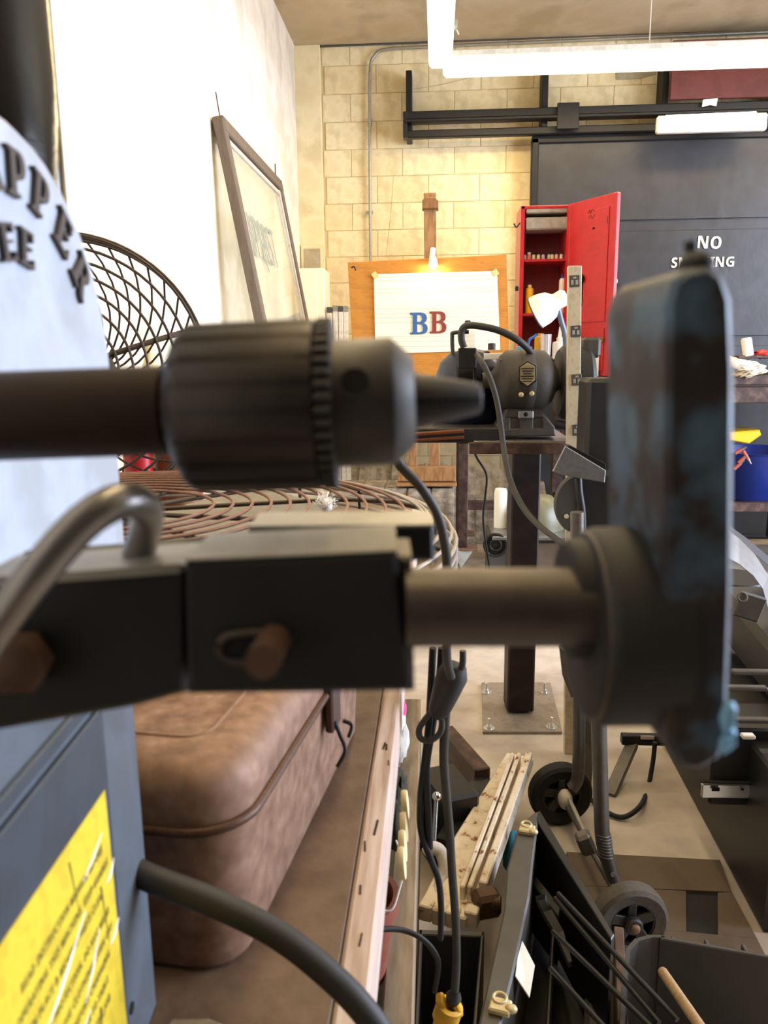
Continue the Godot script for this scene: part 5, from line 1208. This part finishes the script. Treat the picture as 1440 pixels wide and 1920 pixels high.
	solo("cream_bottle", "cream bottle beside the blue carton behind the fan", "bottle", S().lathe([Vector2(0, 0), Vector2(0.03, 0), Vector2(0.03, 0.37), Vector2(0.012, 0.42), Vector2(0.012, 0.46), Vector2(0, 0.46)], Vector3(Vector3(-0.7284, 1.4516, -2.0061).x, B, Vector3(-0.7284, 1.4516, -2.0061).z), UP, 20), M.cream)
	solo("brown_carton", "brown cardboard carton low behind the standing fan", "carton", S().prism([Vector3(-0.8, 1.4875, -1.9513), Vector3(-0.7213, 1.4867, -1.9565), Vector3(-0.7309, 1.3465, -1.9559), Vector3(-0.8107, 1.3473, -1.9506)], FW * 0.1, 0.003), M.board).position.y = B + 0.001
	solo("striped_cup", "small red and white cup in front of the brown carton", "cup", S().lathe([Vector2(0, 0), Vector2(0.03, 0), Vector2(0.038, 0.3), Vector2(0.03, 0.3), Vector2(0, 0.02)], Vector3(Vector3(-0.7262, 1.3996, -1.876).x, B, Vector3(-0.7262, 1.3996, -1.876).z), UP, 20), M.red)
	solo("dark_canister", "dark brown lidded canister between the fan and the chuck", "canister", S().lathe([Vector2(0, 0), Vector2(0.055, 0), Vector2(0.055, 0.36), Vector2(0.062, 0.362), Vector2(0.062, 0.385), Vector2(0, 0.39)], Vector3(Vector3(-0.6493, 1.3983, -1.9412).x, B, Vector3(-0.6493, 1.3983, -1.9412).z), UP, 28), M.oak_dark)
	# between bench and timber
	var sh := 0.395
	var pt: Vector3 = Vector3(-0.0958, 0.5, -1.1428)
	solo("flower_pot", "terracotta pot on the low shelf beside the timber rail", "pot", S().lathe([Vector2(0, 0), Vector2(0.05, 0), Vector2(0.066, 0.12), Vector2(0.072, 0.12), Vector2(0.074, 0.15), Vector2(0.064, 0.15), Vector2(0.05, 0.02)], Vector3(pt.x - 0.035, sh, pt.z), UP, 28), M.terracotta)
	solo("wire_loop", "thin white wire loop hanging before the terracotta pot", "wire", S().tube(curve([Vector3(-0.0723, 0.6658, -1.0575), Vector3(-0.0768, 0.6327, -1.0472), Vector3(-0.0827, 0.6044, -1.0368), Vector3(-0.0637, 0.5988, -1.0381), Vector3(-0.0534, 0.616, -1.0588), Vector3(-0.0468, 0.645, -1.0793), Vector3(-0.0598, 0.6744, -1.0984)], 5), 0.0016, 6), M.sticker)
	solo("work_glove", "grimy grey work glove stuffed beside the bench edge", "glove", S().ball(Vector3(-0.0712, 0.6197, -1.3182), Vector3(0.022, 0.05, 0.05), Basis(), 20, 0.3, 6).ball(Vector3(-0.0687, 0.6052, -1.2482), Vector3(0.018, 0.04, 0.04), Basis(), 18, 0.3, 8), M.glove)
	solo("pink_bag", "bright pink bag edge showing beside the bench edge", "bag", S().ball(Vector3(-0.0785, 0.6934, -1.4981), Vector3(0.02, 0.045, 0.05), Basis(), 18, 0.15, 2), M.pink)
	solo("clear_bag", "crumpled clear plastic bag under the pink bag", "bag", S().ball(Vector3(-0.0742, 0.6638, -1.4483), Vector3(0.02, 0.045, 0.05), Basis(), 22, 0.4, 3), M.old_white)
	for k in 4:
		var p: Vector3 = [Vector3(-0.0651, 0.8008, -0.9979), Vector3(-0.0642, 0.7921, -0.9578), Vector3(-0.0646, 0.7911, -0.9177), Vector3(-0.0654, 0.7874, -0.8876)][k]
		solo("cream_disc", ["topmost cream disc tucked against the bench edge board", "second cream disc down against the bench edge board", "third cream disc down against the bench edge board", "lowest cream disc against the bench edge board"][k], "disc", S().lathe([Vector2(0, -0.004), Vector2(0.019, -0.004), Vector2(0.02, 0), Vector2(0.019, 0.004), Vector2(0, 0.004)], Vector3(-0.041, p.y - 0.004, p.z), Vector3(1, 0.1, 0), 28), M.cream, "cream discs")
	# cables
	solo("hanging_cable", "dark cable from behind the chuck down over the fan rim", "cable", S().tube(curve([Vector3(-0.0629, 1.3397, -0.7976), Vector3(-0.0443, 1.3124, -0.7988), Vector3(-0.0346, 1.2981, -0.7995), Vector3(-0.0145, 1.2763, -0.8008), Vector3(0.002, 1.2462, -0.8119), Vector3(0.0101, 1.2121, -0.8225), Vector3(0.0126, 1.1859, -0.8327), Vector3(0.0132, 1.1309, -0.8528), Vector3(0.014, 1.0619, -0.8829), Vector3(0.0197, 1.0266, -0.9033)], 6), 0.0052, 10), M.cord)
	var pc := thing("extension_cord", "black extension cord with a socket head hanging above the tote", "cord", Vector3(0.0283, 0.4924, -1.0041))
	part(pc, "socket_head", S().lathe([Vector2(0.008, -0.04), Vector2(0.014, -0.03), Vector2(0.018, 0.0), Vector2(0.02, 0.02), Vector2(0.014, 0.034), Vector2(0, 0.036)], Vector3(0.0151, 0.9981, -0.9331), (Vector3(0.0217, 1.0152, -0.9335) - Vector3(0.0098, 0.981, -0.9327)).normalized(), 22), M.rubber)
	part(pc, "socket_face", S().ball(Vector3(0.0221, 1.0131, -0.9235), Vector3(0.011, 0.009, 0.009), Basis(), 14), M.hole)
	part(pc, "lead", S().tube(curve([Vector3(0.014, 0.9698, -0.943), Vector3(0.013, 0.9317, -0.953), Vector3(0.0119, 0.8887, -0.9629), Vector3(0.0151, 0.8364, -0.9731), Vector3(0.0207, 0.7661, -0.9835), Vector3(0.0251, 0.6929, -0.9938), Vector3(0.0304, 0.6168, -1.0042), Vector3(0.0325, 0.5463, -1.0044), Vector3(0.0299, 0.4833, -1.0042)], 6), 0.0062, 10), M.cord)
	solo("black_lead", "thin black lead crossing itself left of the extension cord", "cord", S().tube(curve([Vector3(-0.0025, 1.0451, -0.9519), Vector3(-0.0051, 0.991, -0.9518), Vector3(-0.0078, 0.9394, -0.9516), Vector3(-0.0143, 0.868, -0.9712), Vector3(-0.0195, 0.8149, -0.9809), Vector3(-0.0183, 0.7599, -0.991), Vector3(-0.0049, 0.7097, -1.0019), Vector3(0.0059, 0.6627, -1.0226), Vector3(0.0102, 0.5956, -1.053), Vector3(0.0099, 0.5158, -1.083)], 6), 0.0048, 8).tube(curve([Vector3(0.0084, 1.0412, -0.9627), Vector3(0.0045, 0.9865, -0.9624), Vector3(-0.005, 0.9193, -0.9618), Vector3(-0.0107, 0.868, -0.9714), Vector3(-0.0086, 0.7988, -0.9816), Vector3(-0.0065, 0.7282, -1.0018)], 6), 0.0048, 8), M.black_rubber)
	solo("cord_loop", "tied loop of black cord below the socket head", "cord", S().tube(curve([Vector3(0.0343, 1.0528, -0.9243), Vector3(0.0332, 1.0319, -0.9242), Vector3(0.023, 1.0152, -0.9336), Vector3(0.0099, 0.9807, -0.9427), Vector3(-0.0104, 0.9554, -0.9414), Vector3(-0.02, 0.9386, -0.9407), Vector3(-0.0173, 0.9259, -0.9409), Vector3(-0.0049, 0.9236, -0.9417), Vector3(0.0074, 0.9353, -0.9426), Vector3(0.0086, 0.9552, -0.9426), Vector3(0.0032, 0.9699, -0.9423)], 6), 0.0042, 8), M.cord)
	solo("side_cable", "black cable arching over the timber rail into the tote", "cable", S().tube(curve([Vector3(-0.0859, 0.6109, -0.9765), Vector3(-0.07, 0.6069, -0.9875), Vector3(-0.0454, 0.5967, -0.9992), Vector3(-0.0201, 0.5841, -1.0009), Vector3(-0.0016, 0.5627, -1.0021), Vector3(0.0062, 0.5377, -1.0026), Vector3(0.0009, 0.4927, -1.0023)], 6), 0.0042, 8), M.rubber)
	var yc := thing("yellow_connector", "yellow twist-lock connector at the foot of the cord", "connector", Vector3(0.0192, 0.4329, -1.0035))
	var ya: Vector3 = (Vector3(0.0299, 0.4851, -1.0042) - Vector3(0.0098, 0.4191, -1.0029)).normalized()
	part(yc, "shell", S().lathe([Vector2(0.013, -0.04), Vector2(0.016, -0.01), Vector2(0.02, -0.008), Vector2(0.02, 0.016), Vector2(0.013, 0.018)], Vector3(0.0191, 0.4541, -1.0035), ya, 24), M.yellow_old)
	part(yc, "clamp", S().box(Vector3(0.0112, 0.4744, -1.0029), Vector3(0.012, 0.022, 0.02), Basis(Vector3.BACK, 0.4), 0.004).box(Vector3(0.0347, 0.4668, -1.0045), Vector3(0.01, 0.022, 0.02), Basis(Vector3.BACK, 0.4), 0.004), M.yellow_old)
	part(yc, "gland", S().lathe([Vector2(0.009, 0), Vector2(0.012, 0.01), Vector2(0.006, 0.022)], Vector3(0.0261, 0.4742, -1.0039), ya, 16), M.rubber)

# ---------------------------------------------------------------- the machine in the foreground
func machine() -> void:
	var X := -0.15
	solo("machine_column", "glossy black steel column rising behind the machine housing", "column", S().lathe([Vector2(0, 0.0), Vector2(0.05, 0), Vector2(0.05, 1.2), Vector2(0.046, 1.21), Vector2(0, 1.21)], mp(-0.254, -0.42, 0.535), UP, 48), M.column)
	var mc := thing("bench_machine", "old grey bench machine with lettered pale housing and horizontal spindle", "machine", mp(-0.2, -0.42, 0.3))
	# arched upper housing
	var arch := [mp(X, -0.112, 0.447), mp(X, -0.02, 0.447)]
	for k in 25:
		var g := PI * k / 24.0
		arch.append(mp(X, -0.012 + sin(g) * 0.109, 0.336 + cos(g) * 0.109))
	arch.append_array([mp(X, -0.02, 0.226), mp(X, -0.112, 0.226)])
	var hs := part(mc, "upper_housing", S().prism(arch, -RT * 0.16, 0.004, true), M.light_blue, "pale blue-white arched cover with dark raised lettering")
	var word := "TAPPER"
	for k in 6:
		var g := deg_to_rad([-29, -12, 4, 19, 36, 53][k])
		var at := mp(X, -0.012 + cos(g) * 0.086, 0.336 + sin(g) * 0.086) + RT * 0.0005
		var up := UP * cos(g) + FW * sin(g)
		var right := FW * cos(g) - UP * sin(g)
		text(hs, "raised_letter", word[k], 0.019, at, Basis(right, up, RT), M.letter, "Droid Serif", 0.004)
	for k in 2:
		var g := deg_to_rad([-8, 9][k])
		var at := mp(X, -0.012 + cos(g) * 0.058, 0.336 + sin(g) * 0.058) + RT * 0.0005
		text(hs, "raised_letter", "EE"[k], 0.015, at, Basis(FW * cos(g) - UP * sin(g), UP * cos(g) + FW * sin(g), RT), M.letter, "Droid Serif", 0.004)
	part(mc, "lower_housing", S().prism([mp(X - 0.003, -0.113, 0.226), mp(X - 0.003, -0.113, 0.45), mp(X - 0.003, -0.42, 0.45), mp(X - 0.003, -0.42, 0.226)], -RT * 0.16, 0.004), M.slate)
	var cv := part(mc, "cover_plate", S().prism([mp(X, -0.181, 0.23), mp(X, -0.181, 0.39), mp(X, -0.418, 0.39), mp(X, -0.418, 0.23)], -RT * 0.004, 0.001), M.slate_dark)
	part(cv, "cover_plate_rim", S().prism([mp(X, -0.168, 0.23), mp(X, -0.168, 0.39), mp(X, -0.176, 0.39), mp(X, -0.176, 0.23)], -RT * 0.004, 0.001), M.slate_dark)
	part(mc, "screw_hole", S().lathe([Vector2(0, 0), Vector2(0.0035, 0), Vector2(0.0035, 0.0008), Vector2(0, 0.0008)], Vector3(-0.1792, 1.0319, -0.3915), RT, 16), M.hole)
	var lbl := part(mc, "warning_label", S().prism([Vector3(-0.1748, 1.1851, -0.3723), Vector3(-0.175, 1.0312, -0.3754), Vector3(-0.1651, 1.1656, -0.227), Vector3(-0.1654, 1.189, -0.2321)], -RT * 0.0012), M.label_yellow, "scratched yellow warning label with small print")
	var lines := ["READ INSTRUCTION MANUAL BEFORE", "OPERATING THIS MACHINE. KEEP GUARDS", "IN PLACE & MOVING PARTS CLEAR", "WEAR EYE PROTECTION. DO NOT WEAR", "GLOVES OR LOOSE CLOTHING. TURN OFF", "MOTOR & WAIT BEFORE CHANGING", "TOOLS. SECURE WORK TO TABLE", "USE PROPER SPEED FOR THE JOB"]
	for k in 8:
		text(lbl, "print_line", lines[k], 0.0046, mp(X, -0.252 - k * 0.0115 - (0.003 if k > 2 else 0.0), 0.325) + RT * 0.0003, Basis(FW * 0.82, UP, RT), M.label_ink, "Droid Sans", 0.0004)
	for q in [[0.345, -0.252, 0.374, -0.244], [0.29, -0.29, 0.345, -0.268], [0.335, -0.312, 0.36, -0.29], [0.3, -0.33, 0.34, -0.32], [0.372, -0.31, 0.387, -0.305], [0.375, -0.275, 0.387, -0.268]]:
		part(lbl, "scratch", S().tube([mp(X + 0.0002, q[1], q[0]), mp(X + 0.0002, (q[1] + q[3]) / 2.0 - 0.001, (q[0] + q[2]) / 2.0), mp(X + 0.0002, q[3], q[2])], [0.0004, 0.001, 0.0004], 6), M.scratch)
	for q in [[0.332, -0.232, 0.338, -0.262], [0.366, -0.27, 0.372, -0.31], [0.352, -0.33, 0.35, -0.37]]:
		part(lbl, "scratch", S().tube([mp(X + 0.0001, q[1], q[0]), mp(X + 0.0001, q[3], q[2])], [0.0007, 0.0003], 6), M.crack)
	# spindle and chuck
	var p0: Vector3 = Vector3(-0.137, 1.3924, -0.2415)
	var p1: Vector3 = Vector3(0.0139, 1.3964, -0.2515)
	var ax := (p1 - p0).normalized()
	var s := (p1 - p0).length() / 900.6
	part(mc, "spindle", S().lathe([Vector2(0, -90 * s), Vector2(83 * s, -90 * s), Vector2(83 * s, 316 * s), Vector2(70 * s, 320 * s), Vector2(66 * s, 345 * s), Vector2(0, 345 * s)], p0, ax, 48), M.shaft)
	var ck := part(mc, "chuck", S().lathe([Vector2(70 * s, 326 * s), Vector2(98 * s, 328 * s), Vector2(142 * s, 352 * s), Vector2(156 * s, 372 * s), Vector2(158 * s, 585 * s), Vector2(155 * s, 598 * s), Vector2(118 * s, 602 * s)], p0, ax, 240, 20, 0.07), M.chuck, "ribbed steel chuck sleeve")
	part(ck, "chuck_nose", S().lathe([Vector2(118 * s, 598 * s), Vector2(119 * s, 735 * s), Vector2(114 * s, 741 * s), Vector2(84 * s, 775 * s), Vector2(76 * s, 777 * s), Vector2(0, 777 * s)], p0, ax, 64), M.jaw)
	var th := S()
	th.lathe([Vector2(118 * s, 600 * s), Vector2(146 * s, 601 * s), Vector2(140 * s, 630 * s), Vector2(118 * s, 632 * s)], p0, ax, 64)
	var a1 := ax.cross(UP).normalized()
	var a2 := a1.cross(ax)
	for k in 44:
		var g := TAU * k / 44.0
		var rd := a1 * cos(g) + a2 * sin(g)
		th.box(p0 + ax * (616 * s) + rd * (147 * s), Vector3(28 * s, 22 * s, 11 * s), Basis(ax, rd, ax.cross(rd)), 2.5 * s)
	part(ck, "gear_ring", th, M.jaw)
	var hd := (FW * -1.0 * 0.93 + UP * 0.36).normalized()
	hd = (hd - ax * hd.dot(ax)).normalized()
	part(ck, "key_hole", S().lathe([Vector2(25 * s, 0), Vector2(29 * s, 2 * s), Vector2(29 * s, 4 * s), Vector2(25 * s, 5 * s)], p0 + ax * (672 * s) + hd * (116 * s), hd, 28), M.jaw)
	part(ck, "key_socket", S().lathe([Vector2(0, 0), Vector2(27 * s, 0), Vector2(27 * s, 4 * s), Vector2(0, 4.2 * s)], p0 + ax * (672 * s) + hd * (116 * s), hd, 28), M.hole)
	for k in 3:
		var g := TAU * k / 3.0 + 0.5
		var rd := a1 * cos(g) + a2 * sin(g)
		part(ck, "jaw", S().lathe([Vector2(56 * s, 770 * s), Vector2(50 * s, 790 * s), Vector2(29 * s, 898 * s), Vector2(24 * s, 902 * s), Vector2(0, 900 * s)], p0 + rd * (1.2 * s), ax, 18, 0, 0.0, g - PI / 3.0 - PI / 2 + 0.03, TAU / 3.0 - 0.06), M.jaw)
	part(ck, "jaw_core", S().lathe([Vector2(48 * s, 770 * s), Vector2(24 * s, 896 * s), Vector2(0, 896 * s)], p0, ax, 24), M.hole)
	# lower arm with sliding block
	var am := thing("machine_arm", "black lower arm of the machine carrying a round bar", "machine arm", mp(-0.05, -0.42, 0.23))
	part(am, "arm", S().prism([Vector3(-0.1384, 1.3452, -0.2173), Vector3(-0.0731, 1.3494, -0.2216), Vector3(-0.0754, 1.3094, -0.2215), Vector3(-0.0923, 1.3047, -0.2204), Vector3(-0.1439, 1.2957, -0.2169)], FW * 0.034, 0.002), M.arm)
	part(am, "arm_lit_top", S().prism([Vector3(-0.1381, 1.3455, -0.2168), Vector3(-0.0732, 1.3497, -0.2211), Vector3(-0.0733, 1.3486, -0.2211), Vector3(-0.1382, 1.3444, -0.2168)], FW * 0.0342, 0.002), M.arm_lit_grey)  # thin lighter band paints light along the arm's top
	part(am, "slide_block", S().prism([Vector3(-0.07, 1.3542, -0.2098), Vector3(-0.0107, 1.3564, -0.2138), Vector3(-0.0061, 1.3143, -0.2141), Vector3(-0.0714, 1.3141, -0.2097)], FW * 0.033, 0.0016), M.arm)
	part(am, "slide_lit_top", S().prism([Vector3(-0.0699, 1.3548, -0.21), Vector3(-0.0107, 1.3569, -0.214), Vector3(-0.0107, 1.3562, -0.214), Vector3(-0.0699, 1.354, -0.21)], FW * 0.0326, 0.0003), M.arm_lit_grey, "lighter grey top face with the light on it painted in")  # lighter sheet over the block's top paints in the light falling there
	part(am, "end_collar", S().prism([Vector3(-0.0108, 1.3538, -0.2178), Vector3(-0.0067, 1.3537, -0.218), Vector3(-0.0059, 1.3129, -0.2181), Vector3(-0.009, 1.3126, -0.2179)], FW * 0.024, 0.001), M.barsteel)
	part(am, "rear_plate", S().prism([Vector3(-0.065, 1.3518, -0.2643), Vector3(-0.0004, 1.3518, -0.2686), Vector3(0, 1.3392, -0.2686), Vector3(-0.0123, 1.3393, -0.2678), Vector3(-0.0123, 1.3451, -0.2678), Vector3(-0.0652, 1.3457, -0.2643)], FW * 0.026, 0.0012), M.arm)
	part(am, "rear_plate_lit_top", S().prism([Vector3(-0.0648, 1.3523, -0.2645), Vector3(-0.0006, 1.3524, -0.2687), Vector3(-0.0006, 1.3512, -0.2687), Vector3(-0.0648, 1.3511, -0.2645)], FW * 0.0256, 0.0003), M.arm_lit_grey, "paler top face with the light on it painted in")  # same painted light for the top of the rear plate
	part(am, "slot_rim", S().tube(curve([Vector3(-0.0611, 1.3304, -0.2094), Vector3(-0.059, 1.3325, -0.2095), Vector3(-0.0522, 1.3334, -0.21), Vector3(-0.0469, 1.333, -0.2104), Vector3(-0.0439, 1.3317, -0.2106), Vector3(-0.043, 1.3286, -0.2106), Vector3(-0.0449, 1.325, -0.2105), Vector3(-0.0511, 1.3241, -0.2101), Vector3(-0.0586, 1.3248, -0.2096), Vector3(-0.0612, 1.3272, -0.2094), Vector3(-0.0614, 1.3293, -0.2094)], 4), 0.0011, 8), M.barsteel)
	part(am, "slot", S().prism([Vector3(-0.061, 1.3294, -0.21), Vector3(-0.0585, 1.3316, -0.2102), Vector3(-0.0456, 1.3321, -0.211), Vector3(-0.044, 1.3284, -0.2111), Vector3(-0.0463, 1.3247, -0.211), Vector3(-0.0585, 1.3252, -0.2102)], -FW * 0.0006), M.hole)
	part(am, "stud", S().tube([Vector3(-0.0455, 1.331, -0.2114), Vector3(-0.0439, 1.3336, -0.1875)], 0.0046, 20), M.bolt)
	part(am, "hex_bolt", S().lathe([Vector2(0, -0.001), Vector2(0.0094, -0.001), Vector2(0.0094, 0.006), Vector2(0.008, 0.0072), Vector2(0, 0.0072)], Vector3(-0.1225, 1.3225, -0.2144), -FW, 6), M.bolt)
	part(am, "bar", S().tube([Vector3(-0.0086, 1.3387, -0.2184), Vector3(0.0453, 1.3381, -0.222)], 0.0114, 40), M.barsteel)
	# handle rod
	solo("bent_rod", "bent grey steel rod looping in front of the machine arm", "rod", S().tube(curve([Vector3(-0.1269, 1.3262, -0.192), Vector3(-0.1152, 1.3414, -0.1928), Vector3(-0.1041, 1.3549, -0.1935), Vector3(-0.0941, 1.3666, -0.1992), Vector3(-0.0873, 1.3714, -0.2047), Vector3(-0.0846, 1.3702, -0.2149), Vector3(-0.0863, 1.3645, -0.2268), Vector3(-0.091, 1.356, -0.2365), Vector3(-0.0953, 1.3481, -0.2402)], 8), 0.0051, 18), M.handle)
	# hub and faceplate
	var fp := thing("faceplate", "thick worn blue and brown plate on a round hub at the bar's end", "plate", mp(0.075, -0.42, 0.22))
	var hc: Vector3 = Vector3(0.0441, 1.33, -0.2274)
	part(fp, "hub_neck", S().lathe([Vector2(0, 0), Vector2(0.0165, 0), Vector2(0.0178, 0.0012), Vector2(0.018, 0.008), Vector2(0, 0.008)], Vector3(0.0384, 1.3384, -0.2291), RT, 40), M.hub)
	part(fp, "hub", S().lathe([Vector2(0, 0), Vector2(0.026, 0.0), Vector2(0.0286, 0.0016), Vector2(0.0295, 0.004), Vector2(0.0295, 0.024), Vector2(0, 0.024)], hc + FW * 0.002, RT, 56), M.hub)
	part(fp, "hub_rim", S().ring(hc + FW * 0.002 + RT * 0.0014, RT, 0.0276, 0.0008, 56, 6), M.barsteel)
	part(fp, "plate", S().prism([Vector3(0.0567, 1.4211, -0.2042), Vector3(0.0578, 1.4271, -0.2043), Vector3(0.0612, 1.4302, -0.2045), Vector3(0.0664, 1.4307, -0.2048), Vector3(0.0702, 1.4286, -0.2051), Vector3(0.0727, 1.4229, -0.2053), Vector3(0.0748, 1.4048, -0.2054), Vector3(0.0785, 1.3494, -0.2057), Vector3(0.0802, 1.3085, -0.2058), Vector3(0.0788, 1.2998, -0.2057), Vector3(0.0728, 1.2963, -0.2053), Vector3(0.0676, 1.2975, -0.2049), Vector3(0.0644, 1.3039, -0.2047), Vector3(0.0603, 1.3496, -0.2044)], FW * 0.054, 0.0016, true), M.worn_blue)
	part(fp, "pin", S().tube([Vector3(0.0672, 1.4314, -0.2199), Vector3(0.0659, 1.4385, -0.2199)], 0.0017, 12).ball(Vector3(0.0672, 1.4319, -0.2179), Vector3(0.005, 0.004, 0.005), Basis(), 14), M.hub)
	for q in [[Vector3(0.0795, 1.3129, -0.2047), 0.0022, 0.0045], [Vector3(0.0792, 1.3051, -0.2047), 0.0016, 0.0028], [Vector3(0.0812, 1.3061, -0.2058), 0.0013, 0.003]]:
		part(fp, "paint_chip", S().ball(q[0], Vector3(q[1], q[2], 0.0012), Basis(), 12, 0.3, 5), M.blue_chip)
	solo("black_hose", "thick black hose sweeping from the machine across the bench before the toolbox", "hose", S().tube(curve([Vector3(-0.1874, 1.0965, -0.4285), Vector3(-0.1714, 1.0955, -0.4216), Vector3(-0.1338, 1.0856, -0.416), Vector3(-0.0938, 1.0704, -0.4097), Vector3(-0.0611, 1.0502, -0.4018), Vector3(-0.0386, 1.03, -0.3953), Vector3(-0.0166, 0.9981, -0.3898)], 8), 0.0082, 20), M.rubber)
	solo("pale_offcut", "small pale rounded offcut at the machine's foot on the bench", "offcut", S().prism([Vector3(-0.169, 1, -0.411), Vector3(-0.1669, 1, -0.4197), Vector3(-0.1434, 1, -0.4218), Vector3(-0.1327, 1, -0.4179), Vector3(-0.1266, 1, -0.4039), Vector3(-0.1675, 1, -0.4017)], Vector3(0, -0.009, 0), 0.003), M.lumber)
